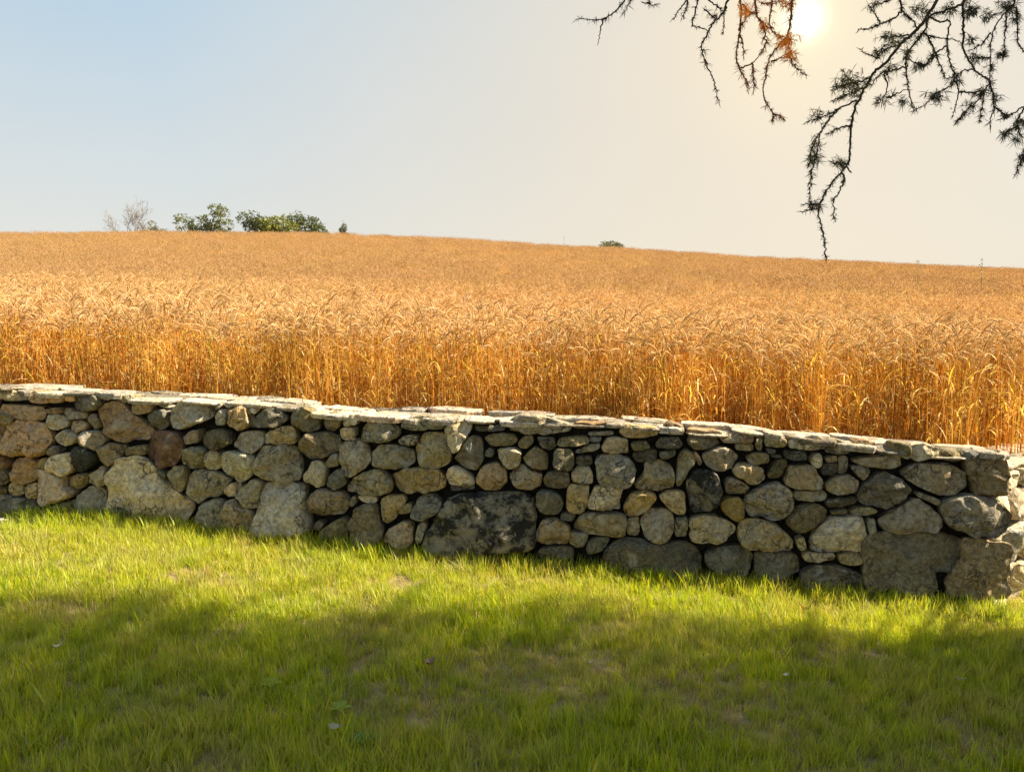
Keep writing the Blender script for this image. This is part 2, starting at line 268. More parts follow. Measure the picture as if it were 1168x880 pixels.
# ------------------------------------------------------------------ the dry stone wall
CROP = {'A': (0, 430, 4.889), 'B': (140, 430, 4.889), 'C': (280, 440, 4.632), 'D': (420, 450, 4.632), 'E': (560, 460, 4.632), 'F': (700, 470, 4.632), 'G': (840, 480, 4.4), 'H': (980, 490, 4.4)}
TONE = {  # base colours of the kinds of stone
 'pg': (.50, .46, .36), 'g': (.34, .325, .24), 'o': (.29, .25, .15), 't': (.45, .36, .20), 'p': (.56, .39, .235), 'b': (.33, .235, .14),
 'r': (.25, .165, .125), 'd': (.145, .142, .115), 'k': (.06, .06, .055), 'w': (.66, .61, .49), 'do': (.17, .155, .085), 'gb': (.32, .27, .20), 'oc': (.38, .28, .11)}
STONES = """
A p 10,150 245,168 250,215 235,243 10,225|gb q
A w 0,60 150,65 160,110 130,135 -40,120 -40,60
A b 172,75 300,85 355,115 345,140 190,142 172,115|p
A p 365,95 420,95 425,135 370,135
A o 430,95 480,85 560,100 575,150 550,182 460,188 420,170
A w 565,90 640,90 620,125 580,130
A g 645,110 733,95 733,125 690,145 650,130
A b 560,190 590,145 640,135 690,152 725,200 785,245 850,285 855,310 815,345 684,360 600,335 575,300
A b 258,175 335,170 350,190 335,205 265,205
A b 360,170 385,175 415,190 480,198 480,230 370,235 355,205
A w 265,210 330,205 375,245 365,280 320,298 250,280
A t 390,245 450,237 490,265 480,295 430,312 390,295
A t 490,215 520,203 555,220 555,285 520,290 485,260
A p 50,255 110,248 240,255 290,350 230,445 60,430 20,405 22,340
A t 300,335 360,290 430,320 440,355 370,385 310,360
A t 455,320 500,293 560,305 590,350 555,410 470,365
A t 550,400 610,370 690,380 680,430 620,500 560,465 545,430|b
A o 690,395 820,375 815,435 690,440
A gb 265,410 295,382 330,400 320,435 270,440
A t 215,470 245,448 270,455 268,510 225,500
A t 275,450 345,425 405,420 420,510 380,550 290,510|w
A k 415,400 440,380 530,410 545,450 500,500 460,525 415,520
A p 90,455 150,445 205,470 215,530 190,580 130,595 80,570 65,520|b
A p 220,520 260,515 370,560 365,605 425,635 410,665 270,715 225,705 230,600
A t 372,565 430,535 490,540 485,590 440,625 395,610 368,595
A o 500,545 565,495 597,510 590,600 540,605 495,590|t
A t 50,600 80,572 125,595 130,650 95,668 50,650
A t 135,605 170,592 215,595 215,650 190,685 150,670 130,640
A d -60,690 90,670 170,680 230,720 200,775 60,790 -60,760
A g 440,650 530,602 590,630 595,740 560,800 450,790 430,700
A g 255,730 430,675 440,720 420,790 290,800 260,770
A b -60,230 25,235 35,290 20,335 -60,330
A b -70,370 10,380 15,440 50,480 45,510 0,500 -70,480
A do -70,505 20,505 55,560 40,595 -60,595
A do -70,610 30,605 45,640 20,675 -70,670
A d 600,720 660,715 733,770 733,820 620,820
B pg -70,640 -80,545 -45,490 0,450 110,445 190,510 205,560 310,650 380,690 390,740 340,800 200,830 0,830 -65,730
B t 45,165 75,130 110,125 180,155 170,190 95,210 55,195|p
B g 190,135 240,130 265,175 200,165
B d 135,220 190,175 250,185 262,270 205,300 175,265
B pg 275,175 310,130 515,150 515,200 480,235 300,297 265,270|g
B g 520,145 555,145 540,175 518,185
B pg 515,235 545,180 585,190 580,265 530,265
B w 565,160 610,140 615,160 590,178
B b 600,190 640,155 700,160 710,270 670,295 600,270|t
B w 705,185 745,155 755,185 740,205
B d 712,215 735,210 735,270 712,285
B r 150,340 190,300 270,295 340,340 335,430 270,500 210,505 140,450 135,400
B o 340,330 380,300 430,290 425,365 345,375
B do 440,350 470,300 540,285 600,310 610,370 540,400 470,395
B pg 615,380 665,310 735,300 785,310 785,375 735,420 680,412
B g 352,400 400,385 470,400 460,500 420,508 352,495
B g 328,410 346,410 346,490 328,490
B g 470,430 500,408 545,410 550,500 520,520 465,500
B g 545,430 600,410 720,425 745,450 735,520 690,570 650,582 555,510|pg
B g 245,540 290,495 345,500 352,590 330,640 270,600
B pg 365,540 420,515 505,525 600,565 570,620 545,665 470,670 420,708 360,650|g
B w 560,630 600,590 632,595 630,665 580,665|t
B g 640,590 662,590 660,680 635,680
B g 430,760 440,700 510,675 560,690 580,770 575,850 420,850
B gb 575,690 620,680 660,720 730,740 735,850 590,850 575,760
B d 200,510 240,540 235,570 205,555
C g -50,580 -20,540 15,505 60,490 105,515 80,560 75,640 35,640 -10,620
C b 0,100 20,105 30,200 0,230 -20,190 -20,110
C p 20,110 70,92 80,125 50,150 15,140
C d 30,220 90,125 170,115 230,170 180,215|g
C o 240,140 300,102 345,125 395,170 390,230 320,242 245,200
C o 415,150 450,138 505,145 500,205 460,245 420,225|t
C w 515,160 580,142 597,165 590,208 520,212
C pg 502,230 530,217 580,220 578,280 530,285 505,262
C o 140,250 190,212 265,215 280,290 250,305 140,305|t
C g 95,270 130,232 145,245 135,305 100,305
C oc 292,300 330,250 420,240 500,270 500,330 430,370 360,387 300,350
C pg 60,400 75,340 100,315 265,315 290,410 290,470 270,500 140,500 50,470|m
C pg 295,490 350,400 400,395 425,430 420,530 370,528
C o 420,410 460,355 495,355 495,420 430,430
C d 435,480 490,435 525,450 530,520 480,545 435,530
C pg 500,320 540,285 600,280 640,310 665,400 630,430 545,487 510,450 500,380
D o 20,300 60,265 150,262 240,290 250,350 200,385 80,390 25,370
D o -108,480 -70,440 0,398 60,395 125,440 125,500 70,530 -60,520 -100,510|g
C o 335,620 345,565 400,542 520,560 550,620 520,675 400,685 345,665|b
C g 552,585 585,585 580,630 553,640
C pg 85,640 85,560 110,510 190,502 300,520 320,540 310,600 340,720 345,770 200,800 40,800 50,700
C d 285,510 322,520 318,560 312,565
C gb 350,730 390,710 415,725 400,760 360,768
C do 405,770 430,735 520,690 545,710 540,820 420,820
C o 548,720 600,630 680,625 695,640 730,770 720,840 550,840
D pg -60,535 0,530 50,545 40,570 0,572 -40,560
D o -40,190 0,140 80,130 165,165 165,215 120,245 0,245 -35,230
D g 0,112 100,112 130,132 0,128
D g 170,165 220,120 330,108 410,155 400,180 230,188
D o 160,240 200,213 265,215 270,250 235,272 180,260
D t 260,270 290,205 400,197 440,260 440,350 400,385 320,392 265,340|o
D w 408,180 450,135 545,135 545,180 480,290 455,300 430,250|o
D o 460,330 540,210 600,235 608,340 570,405 480,360
D d 560,160 640,170 720,165 720,190 570,195
D o 615,230 650,208 758,206 790,236 770,268 650,272
D d 618,300 640,280 665,300 655,330 620,325
E pg 25,240 120,232 165,255 150,325 95,348 60,310
D b 580,420 610,370 680,355 728,390 732,460 680,505 620,500 580,470|gb
D t 135,420 190,390 280,385 385,400 408,440 400,490 370,505 170,515
D w 410,420 440,378 480,378 560,435 565,470 500,482 430,472
D d 432,478 500,486 562,476 558,498 445,506
D t 65,560 90,535 190,530 200,570 160,610 150,650 100,682 75,640
D o 162,612 203,575 235,575 230,620 170,632
D g 240,590 290,525 340,520 395,570 380,610 290,660 235,640|d
D gb 75,770 110,710 190,668 235,680 235,790 180,810
D g 250,740 270,680 300,672 310,700 280,780 255,790
D k 285,800 330,690 395,605 430,545 540,522 650,515 870,520 885,600 880,740 860,820 600,830 300,830|m
E o 145,200 180,168 220,168 225,205 190,240 145,235
E do 240,175 335,180 345,225 310,250 270,230
E o 350,190 400,178 510,170 520,210 450,222 350,230
E g 440,255 520,215 575,210 575,245 450,265
E g 520,180 585,180 580,200 525,205
E g 510,155 640,145 655,165 600,172 515,172
E t 585,225 610,185 660,178 720,190 725,260 650,265 595,255
E t 175,280 230,225 300,270 300,345 240,345 180,310|o
E d 330,260 350,238 420,240 440,270 435,345 400,358 335,335|g
E d 450,275 535,275 535,325 450,322
E t 100,380 130,330 170,322 210,350 275,370 260,430 200,458 130,440|o
E o 278,395 300,362 410,365 412,430 380,450 290,440
E t 425,370 460,330 520,335 540,375 535,418 430,410
E g 548,275 660,268 730,285 770,345 755,415 700,440 572,435|d
E d 245,460 300,455 370,490 385,540 350,590 260,580 240,530
E t 400,460 415,422 520,425 510,520 490,570 420,575 400,530
E w 510,530 545,440 690,440 700,445 680,500 685,560 520,557|q
E d 370,580 450,580 440,620 365,615
E t 435,640 480,580 580,570 700,585 712,600 708,690 680,705 600,690 440,665|oc
E t 245,660 275,612 350,608 420,650 405,735 300,742 240,720|b
E o 410,690 430,675 520,680 500,740 460,765 415,735
E d 512,722 570,700 630,705 600,770 500,790
E d 250,770 300,755 430,755 440,800 380,830 270,820
F d -50,740 0,680 60,660 150,675 210,700 370,680 440,720 470,780 450,850 150,860 -30,850
F t 25,100 60,62 130,70 225,75 230,115 160,135 60,130|b
F b 250,90 300,45 375,80 370,115 290,122
F b 385,90 560,100 575,115 400,118
F d 225,170 245,135 340,130 370,165 340,195 230,190
F o 390,160 400,130 470,120 545,135 560,165 500,190 430,200|d
F gb 555,130 620,110 695,120 695,160 580,160
F do 90,160 175,150 195,190 100,205
F d 100,215 190,195 235,205 225,250 130,265 105,245
F d 240,210 330,200 325,235 245,250
F t 110,380 165,320 165,262 250,255 315,290 318,400 220,415 120,408|pg
F o 345,220 385,195 420,215 435,260 385,320 350,395 325,380
F p 422,215 440,208 470,270 450,285
F t 465,225 540,182 600,185 665,235 610,300 550,310 490,280
F t 625,300 660,270 720,272 785,295 800,345 735,385 640,335
F gb 585,370 610,345 650,348 690,375 718,395 690,425 600,430
F k 385,370 410,320 460,305 530,315 565,380 555,470 520,520 420,520 390,450|m
F t 50,500 90,430 160,410 215,425 220,460 180,510 110,548 55,540
F t 235,435 290,413 375,418 375,520 340,545 270,490
F oc 565,475 600,450 660,448 690,490 690,560 650,577 575,530
F gb 145,560 180,510 270,508 315,550 315,640 260,688 180,675 145,620
F o 72,560 135,550 135,650 72,650
F o 322,560 390,548 388,650 325,655
F pg 405,560 480,540 540,545 645,600 625,650 550,695 420,690 400,640 410,610 395,605
F d 480,750 560,710 690,705 740,760 700,860 600,860 500,820|m
G pg 5,560 30,500 100,490 200,515 290,600 285,640 240,655 100,650 20,620|t
G pg 40,380 130,325 210,302 285,360 280,450 220,500 110,485 55,465|t
G t 240,290 265,225 370,218 425,290 425,335 300,340 240,310|pg
G do 150,270 200,195 250,190 255,230 210,285 165,290
G o 50,185 90,160 160,162 162,205 110,218 65,210
G t 290,350 455,350 450,405 295,402|o q
G do 250,500 310,430 390,412 450,440 440,490 340,560 260,530|o
G pg 375,610 400,540 480,480 600,475 645,500 645,620 630,650 400,652 375,640|t
G o 450,320 500,278 580,270 612,305 605,350 500,370 455,350|t
G do 455,400 600,375 605,415 480,438 455,430
G o 475,455 560,440 565,465 480,470
H o -40,412 0,392 60,388 100,410 60,432 -35,430
G t 335,660 490,662 495,700 340,708|gb q
G o 510,665 630,655 630,715 520,720|q
G d 320,760 400,725 500,722 640,770 640,850 500,870 340,850
G d 90,680 110,655 290,665 320,700 320,760 200,790 100,790
G g 300,595 340,578 355,640 330,655 310,635
G w 372,185 400,165 428,165 425,230 400,237 378,215
G d 245,150 350,150 348,200 245,190
G d 425,240 448,212 505,210 505,265 430,272
G o 512,175 560,175 555,260 512,265
G o 450,185 505,172 505,205 452,207
G o 565,222 670,225 668,260 635,305
H o -50,150 60,135 160,122 207,130 205,180 150,195 0,175
G d 150,135 200,145 195,165 155,162
G d 170,168 230,172 225,184 175,180
G o 98,75 130,80 125,150 98,140
G o 140,90 180,65 245,85 250,130 150,130
G b 0,70 85,70 85,110 0,110
G o 0,116 90,118 85,150 0,150
G w 260,100 320,72 400,70 445,110 440,140 350,145 265,135|t
G o 450,160 450,110 500,92 580,110 575,165
G b 588,110 620,95 700,105 700,140 590,135
H do 168,60 250,70 250,140 212,140 168,112
H w 258,80 330,65 400,90 390,130 280,160 258,140|t
H o 400,125 440,97 520,105 525,150 480,160 405,150
H d 532,110 600,108 590,140 532,150
H do 530,155 600,115 715,105 730,180 728,322 580,322 570,280 545,220|b q
H o 215,215 290,170 440,168 535,210 540,285 470,322 390,325 280,275 235,250|t
H b -5,330 30,270 80,225 130,205 200,245 260,305 200,370 130,392 0,365|do
H g 285,330 300,310 410,350 400,385 330,350
H pg 95,450 200,400 280,345 340,370 425,480 380,505 220,512 120,508|gb
H g 405,375 450,330 560,322 690,345 760,430 745,490 680,540 560,530 450,470 410,420|pg
H g 40,455 80,438 82,520 45,520
H o 25,560 70,530 240,512 400,520 516,545 508,640 470,720 395,715 385,830 260,850 140,800 60,800 20,760|q
H o 524,548 720,556 748,600 748,850 455,850 450,770 482,720 518,640|b q
H g 165,800 255,790 255,850 170,850
E o 100,85 160,50 260,65 330,85 420,110 425,140 330,160 200,158 105,140|t
E b 435,100 560,105 670,98 600,130 440,135
"""  # thin dark D stone under the pale one stands for its shadow
def parse():
    out = []
    for ln in STONES.strip().splitlines():
        ln, _, extra = ln.partition('|'); a = ln.split(); x0, y0, k = CROP[a[0]]
        poly = []
        for q in a[2:]:
            x, y = q.split(','); poly.append(wall_sz(x0+float(x)/k, y0+float(y)/k))
        c = TONE[a[1]]; mot = 0; tk_ = extra.split(); sq = 'q' in tk_; extra = ' '.join(t for t in tk_ if t != 'q')
        if extra == 'm': mot = 1.0 if a[1] == 'k' else (.45 if a[1] == 'd' else .3)
        elif extra: e = TONE[extra]; c = tuple(.55*p+.45*q for p, q in zip(c, e))
        out.append((poly, c, mot, sq))
    return out
def area(p): return abs(sum(p[i-1][0]*p[i][1]-p[i][0]*p[i-1][1] for i in range(len(p))))/2
def round_poly(poly, n, cut=.22, it=3):
    P = [Vector((*p, 0)) for p in poly]
    for k in range(it):
        Q = []; c = cut if k == 0 else .25
        for i in range(len(P)):
            a, b = P[i], P[(i+1) % len(P)]; Q += [a.lerp(b, c), a.lerp(b, 1-c)]
        P = Q
    L = [0]
    for i in range(len(P)): L.append(L[-1]+(P[(i+1) % len(P)]-P[i]).length)
    out = []; j = 0
    for k in range(n):
        t = L[-1]*k/n
        while L[j+1] < t: j += 1
        f = (t-L[j])/max(1e-9, L[j+1]-L[j]); out.append(P[j].lerp(P[(j+1) % len(P)], f))
    return out
def stone(mb, poly, col, mot=0, place=wall_pt, shrink=.0, push=0, grow=1.035, sq=False):
    ar = area(poly); r = math.sqrt(ar/math.pi)
    n = 26 if r < .07 else (36 if r < .13 else 52)
    P = round_poly(poly, n, .05 if sq else random.uniform(.10, .17))
    c = sum(P, Vector())/n
    P = [c+(p-c)*grow for p in P]
    w = max(p.x for p in P)-min(p.x for p in P); h = max(p.y for p in P)-min(p.y for p in P)
    bulge = min(.075, .36*min(w, h)+.012)*random.uniform(.8, 1.1)
    ea, eb = random.uniform(.20, .42), random.uniform(.5, .8)
    if r > .2 and not sq: bulge *= 1.5
    if sq: ea, eb, bulge = .21, .5, min(bulge, .07)
    rings = 9 if r < .13 else 14
    seed = Vector((random.uniform(-50, 50), random.uniform(-50, 50), random.uniform(-50, 50)))
    tilt = Vector((random.gauss(0, .10), random.gauss(.02, .12)))
    planes = []
    for k in range(random.choice((2, 3, 4, 5))):
        t = random.uniform(0, 6.28); sl = random.uniform(.2, .85); off = bulge*random.uniform(.62, .98)
        planes.append((math.cos(t)*sl, math.sin(t)*sl, off+random.uniform(.05, .45)*r*sl))
    vs = []; amp = min(.027, .10*r)
    for i in range(rings):
        a = (math.pi/2)*i/rings; sc = math.cos(a)**ea; d0 = bulge*math.sin(a)**eb
        for p in P:
            q = c+(p-c)*sc; e = q-c
            d = d0
            for (px_, py_, o_) in planes: d = min(d, max(0, o_-px_*e.x-py_*e.y)) if i else d
            d += (tilt.x*e.x+tilt.y*e.y)*min(1, i/3)
            v3 = Vector((q.x, q.y, d))
            nz = (noise.noise(v3/max(.05, r*.8)+seed)+.35-abs(noise.noise(v3/max(.045, r*.55)-seed))*1.6)*amp*1.5+noise.noise(v3*15+seed)*min(.020, amp*1.5)+noise.noise(v3*42+seed)*.0042
            d += nz*(min(1, (i+.6)/3))
            ed = e.normalized()*nz*.55*math.cos(a) if e.length > 1e-6 else Vector()
            vs.append(place(q.x+ed.x, q.y+ed.y, d+push))
    vs.append(place(c.x, c.y, bulge*.93+push))
    for p in P: q = c+(p-c)*.97; vs.append(place(q.x, q.y, -.07+push))
    for p in P: q = c+(p-c)*.75; vs.append(place(q.x, q.y, -.17+push))
    fs = []
    for i in range(rings-1):
        for k in range(n): fs.append((i*n+k, i*n+(k+1) % n, (i+1)*n+(k+1) % n, (i+1)*n+k))
    t = rings*n
    for k in range(n): fs.append(((rings-1)*n+k, (rings-1)*n+(k+1) % n, t))
    b0 = t+1
    for k in range(n):
        fs.append((k, b0+k, b0+(k+1) % n, (k+1) % n)); fs.append((b0+k, b0+n+k, b0+n+(k+1) % n, b0+(k+1) % n))
    fs.append(tuple(b0+n+k for k in range(n)))
    # outline orientation may be either way round: make the faces look outwards
    sg = sum(P[i-1].x*P[i].y-P[i].x*P[i-1].y for i in range(n))
    if sg < 0: fs = [f[::-1] for f in fs]
    lum = sum(col)/3; gm = random.choice((0, 0, .25, .5, .7)) if not mot else 0
    col = tuple((c_*(1-gm)+lum*g_*gm)*(1.1 if not mot else 1) for c_, g_ in zip(col, (1.03, 1.0, .93)))
    j = random.uniform(.70, 1.22); hue = random.gauss(0, .03)
    mb.add(vs, fs, (col[0]*j*(1+hue), col[1]*j, col[2]*j*(1-hue), mot))

wall = empty('stone_wall', wall_pt(WLEN/2, base_z(WLEN/2)))
tag(wall, 'long low dry stone wall of rounded fieldstones with thin coping slabs along the wheat field', 'stone wall')
ST = sorted(parse(), key=lambda t: -area(t[0]))
small = MB()
for i, (poly, c, mot, sq) in enumerate(ST):
    push = random.uniform(-.015, .012)
    if i < 100:
        mb = MB(); stone(mb, poly, c, mot, push=push, sq=sq); mb.build('stone', M_STONE, wall)
    else: stone(small, poly, c, mot, push=push-.008)
# the return of the wall beyond its corner, and the stretch left of the picture
LD = Vector((math.sin(R(50)), math.cos(R(50)), 0)); LN = Vector((LD.y, -LD.x, 0)); LC = wall_pt(WLEN-.06, 0, -.02)
def leg_pt(s, z, out=0): return LC+LD*s+LN*out+Vector((0, 0, z))
def left_pt(s, z, out=0): return wall_pt(s, z, out)
TOP_PX = [(0, 444), (60, 446), (100, 448), (140, 451), (200, 455), (290, 460), (420, 472), (560, 477), (700, 481), (780, 488), (850, 491), (900, 499), (1000, 509), (1060, 514), (1150, 519)]
_tz = [wall_sz(px, py) for px, py in TOP_PX]
def top_z(s): return lerp_table(_tz, s)
def fill(place, s0, s1, zb, zt, seedtones, r0=.10, r1=.22):
    z = zb-.05
    while z < zt-.05:
        rh = random.uniform(r0, r1)
        if z+rh > zt-.06: rh = zt-z
        s = s0+random.uniform(-.05, 0)
        while s < s1:
            w = rh*random.uniform(.8, 2.0); k = 9; poly = []
            for q in range(k):
                t = 2*math.pi*q/k; ct, st = math.cos(t), math.sin(t); e = .62
                poly.append((s+w/2+.5*w*abs(ct)**e*(1 if ct > 0 else -1)*random.uniform(.86, 1.04), z+rh/2+.5*rh*abs(st)**e*(1 if st > 0 else -1)*random.uniform(.86, 1.04)))
            stone(small, poly, TONE[random.choice(seedtones)], 0, place, push=random.uniform(-.02, .01))
            s += w*1.02
        z += rh*1.0
fill(leg_pt, .02, 6.5, base_z(WLEN)-.05, top_z(WLEN)-.14, ['w', 'pg', 'pg', 't', 'w', 'w'], .2, .34)  # pale tones put the sunlit look of this face into the stones
fill(left_pt, -5.2, -.12, base_z(0), top_z(0), ['p', 't', 'g', 'b', 'pg', 'o'])
small.build('small_stones', M_STONE, wall)['kind'] = 'stuff'
core = MB()
ss = [-5.2+i*(WLEN+5.2-.05)/40 for i in range(41)]
vs = []
for s in ss:
    zt = top_z(s)-.045; zb = base_z(s)-.4
    vs += [wall_pt(s, zb, -.085), wall_pt(s, zt, -.085), wall_pt(s, zt, -.40), wall_pt(s, zb, -.40)]
fs = []
for i in range(40):
    for k in range(4): fs.append((i*4+k, i*4+(k+1) % 4, i*4+4+(k+1) % 4, i*4+4+k))
fs += [(0, 3, 2, 1), (160, 161, 162, 163)]
core.add(vs, fs)
zt = top_z(WLEN)-.17; zb = base_z(WLEN)-.5
q = [leg_pt(-.02, 0, -.085), leg_pt(6.6, 0, -.085), leg_pt(6.6, 0, -.5), leg_pt(.02, 0, -.42)]
core.add([p+Vector((0, 0, zb)) for p in q]+[p+Vector((0, 0, zt-(.2 if i in (1, 2) else 0))) for i, p in enumerate(q)], [(0, 1, 5, 4), (1, 2, 6, 5), (2, 3, 7, 6), (3, 0, 4, 7), (4, 5, 6, 7)])
core.build('rubble_core', M_CORE, wall, shade=False)
# coping slabs
def slab(mb, place, s, length, o0, o1, z, th, col, tilt=0, zf=None):
    n = 13; P = []; ph = random.uniform(-.3, .3)
    for k in range(n):
        t = 2*math.pi*k/n+ph; ct, st = math.cos(t), math.sin(t); e = .5
        P.append((s+length/2+length*.52*abs(ct)**e*(1 if ct > 0 else -1)*random.uniform(.80, 1.06), (o0+o1)/2+(o0-o1)*.52*abs(st)**e*(1 if st > 0 else -1)*random.uniform(.78, 1.06)))
    vs = []; cs = s+length/2; cm = (o0+o1)/2; rx = random.gauss(0, .02)
    sg = Vector((random.uniform(-9, 9), 0, 0))
    for (f, dz) in ((.93, -th*.9), (1.0, -th*.35), (.985, -th*.1), (.93, 0), (.6, .003), (.25, .004)):
        for p in P:
            a = cs+(p[0]-cs)*f; b = cm+(p[1]-cm)*f
            zz = z+dz+(zf(a)-zf(cs) if zf else 0)+tilt*(b-cm)+rx*(a-cs)+.006*noise.noise(Vector((a*9, b*9, 0))+sg)
            vs.append(place(a, zz, b))
    fs = [tuple(range(n))[::-1]]
    for r in range(5):
        for k in range(n): fs.append((r*n+k, r*n+(k+1) % n, (r+1)*n+(k+1) % n, (r+1)*n+k))
    fs.append(tuple(5*n+k for k in range(n)))
    if vs[n-1] and True:
        # keep outward facing
        a = Vector(vs[n])-Vector(vs[2*n-1]); 
    j = random.uniform(.85, 1.12)
    mb.add(vs, fs, (col[0]*j, col[1]*j, col[2]*j, 0))
SLABT = [(.58, .54, .49), (.64, .59, .54), (.45, .43, .39), (.60, .49, .42), (.36, .34, .31), (.24, .22, .19)]
def coping(place, s0, s1, zf):
    for row, (a, b) in enumerate(((.045, -.17), (-.14, -.30), (-.27, -.43))):
        s = s0+random.uniform(-.2, 0)
        while s < s1:
            L = random.uniform(.12, .42) if row == 0 else random.uniform(.2, .5)
            if s > s1-.12: break
            L = min(L, s1-s+.03)
            mb = MB(); th = random.uniform(.016, .052)
            slab(mb, place, s, L, a+random.uniform(-.02, .02), b+random.uniform(-.02, .02), zf(s+L/2)-.034+th*.8+random.uniform(-.016, .014)+row*.003, th, random.choice(SLABT), random.gauss(-.02, .03), zf)
            mb.build('coping_slab', M_STONE, wall, shade=False)
            s += L*random.uniform(.86, 1.10)
coping(wall_pt, -2.6, WLEN-.02, top_z)
zc = top_z(WLEN)
# coping of the return (mostly outside the picture)
s = -.05
while s < 6.4:
    L = random.uniform(.2, .4)
    for a, b in ((.03, -.2), (-.2, -.46)):
        mb = MB(); slab(mb, leg_pt, s, L, a, b, zc-.10-.03*s+random.uniform(0, .012), .03, random.choice(SLABT)); mb.build('coping_slab', M_STONE, wall, shade=False)
    s += L*.97

# ------------------------------------------------------------------ scattering for countless plants
def source_collection(name, objs):
    c = bpy.data.collections.new(name)
    for o in objs: c.objects.link(o)
    return c
def scatter(name, pts, coll):
    me = bpy.data.meshes.new(name); me.from_pydata([p[0] for p in pts], [], [])
    a = me.attributes.new('rot', 'FLOAT_VECTOR', 'POINT'); a.data.foreach_set('vector', [c for p in pts for c in p[1]])
    a = me.attributes.new('scl', 'FLOAT', 'POINT'); a.data.foreach_set('value', [p[2] for p in pts])
    a = me.attributes.new('idx', 'INT', 'POINT'); a.data.foreach_set('value', [p[3] for p in pts])
    o = bpy.data.objects.new(name, me); COL.objects.link(o)
    ng = bpy.data.node_groups.new(name, 'GeometryNodeTree')
    ng.interface.new_socket('Geometry', in_out='INPUT', socket_type='NodeSocketGeometry')
    ng.interface.new_socket('Geometry', in_out='OUTPUT', socket_type='NodeSocketGeometry')
    gi = ng.nodes.new('NodeGroupInput'); go = ng.nodes.new('NodeGroupOutput')
    ci = ng.nodes.new('GeometryNodeCollectionInfo'); ci.inputs[0].default_value = coll; ci.inputs[1].default_value = True; ci.inputs[2].default_value = True
    ip = ng.nodes.new('GeometryNodeInstanceOnPoints')
    def na(nm, dt):
        nd = ng.nodes.new('GeometryNodeInputNamedAttribute'); nd.data_type = dt; nd.inputs[0].default_value = nm; return nd.outputs[0]
    L = ng.links.new
    L(gi.outputs[0], ip.inputs['Points']); L(ci.outputs[0], ip.inputs['Instance']); ip.inputs['Pick Instance'].default_value = True
    L(na('idx', 'INT'), ip.inputs['Instance Index']); L(na('rot', 'FLOAT_VECTOR'), ip.inputs['Rotation']); L(na('scl', 'FLOAT'), ip.inputs['Scale'])
    L(ip.outputs[0], go.inputs[0])
    md = o.modifiers.new('scatter', 'NODES'); md.node_group = ng
    o['kind'] = 'stuff'; return o
def ribbon(mb, pts, wid, side, col):
    vs = []; n = len(pts)
    for i, p in enumerate(pts):
        w = wid[i]; vs += [p-side*w/2, p+side*w/2]
    mb.add(vs, [(2*i, 2*i+1, 2*i+3, 2*i+2) for i in range(n-1)], col)

# ---- grass tufts
GREENS = [(.35, .43, .014), (.42, .47, .016), (.50, .50, .02), (.25, .36, .014), (.53, .48, .022)]
STRAW = [(.50, .40, .18), (.54, .43, .25), (.36, .26, .12), (.30, .21, .12)]
def tuft(nb, hmin, hmax, rad, dry, wid=.0036):
    mb = MB()
    for i in range(nb):
        a = random.uniform(0, 6.283); r = rad*math.sqrt(random.random()); p0 = Vector((r*math.cos(a), r*math.sin(a), -.012))
        h = random.uniform(hmin, hmax); b = random.uniform(0, 6.283); lean = random.uniform(.05, .65)*h
        d = Vector((math.cos(b), math.sin(b), 0)); side = Vector((-d.y, d.x, 0))
        tw = random.uniform(-.9, .9); side = (side*math.cos(tw)+d*math.sin(tw)).normalized()
        pts = [p0+d*lean*t**1.9+Vector((0, 0, h*(t-.22*t**3*lean/h))) for t in (0, .35, .7, 1)]
        w = wid*random.uniform(.7, 1.25)
        base = random.choice(STRAW if random.random() < dry else GREENS); j = random.uniform(.8, 1.2)
        ribbon(mb, pts, [w, w*.95, w*.65, w*.08], side, (base[0]*j, base[1]*j, base[2]*j, 0))
    return mb.build('grass_tuft', M_GRASS, shade=True, link=False)
tufts = [tuft(22, .04, .105, .045, d, .0042) for d in (.05, .06, .10, .12, .18, .3)]+[tuft(16, .08, .16, .035, d, .0046) for d in (.03, .08)]+[tuft(26, .025, .06, .05, .8)]+[tuft(26, .025, .06, .055, .95)]
gc = source_collection('grass_sources', tufts)
pts = []
def _g(px, py, z=0):
    d = ray(px, py); p = EYE+d*((z-EYE.z)/d.z); return p.x, p.y
DRY = [(*_g(px, py), r) for px, py, r in ((240, 660, .42), (70, 662, .28), (640, 735, .7), (590, 725, .5), (470, 775, .55), (800, 745, .5), (930, 705, .45), (1010, 705, .35), (870, 785, .4), (1090, 795, .3), (200, 785, .3), (690, 690, .35))]
def dryness(x, y):
    v = 0
    for (a, b, r) in DRY: v = max(v, 1-((x-a)**2/(r*r)+(y-b)**2/(r*r*.35)))
    return v
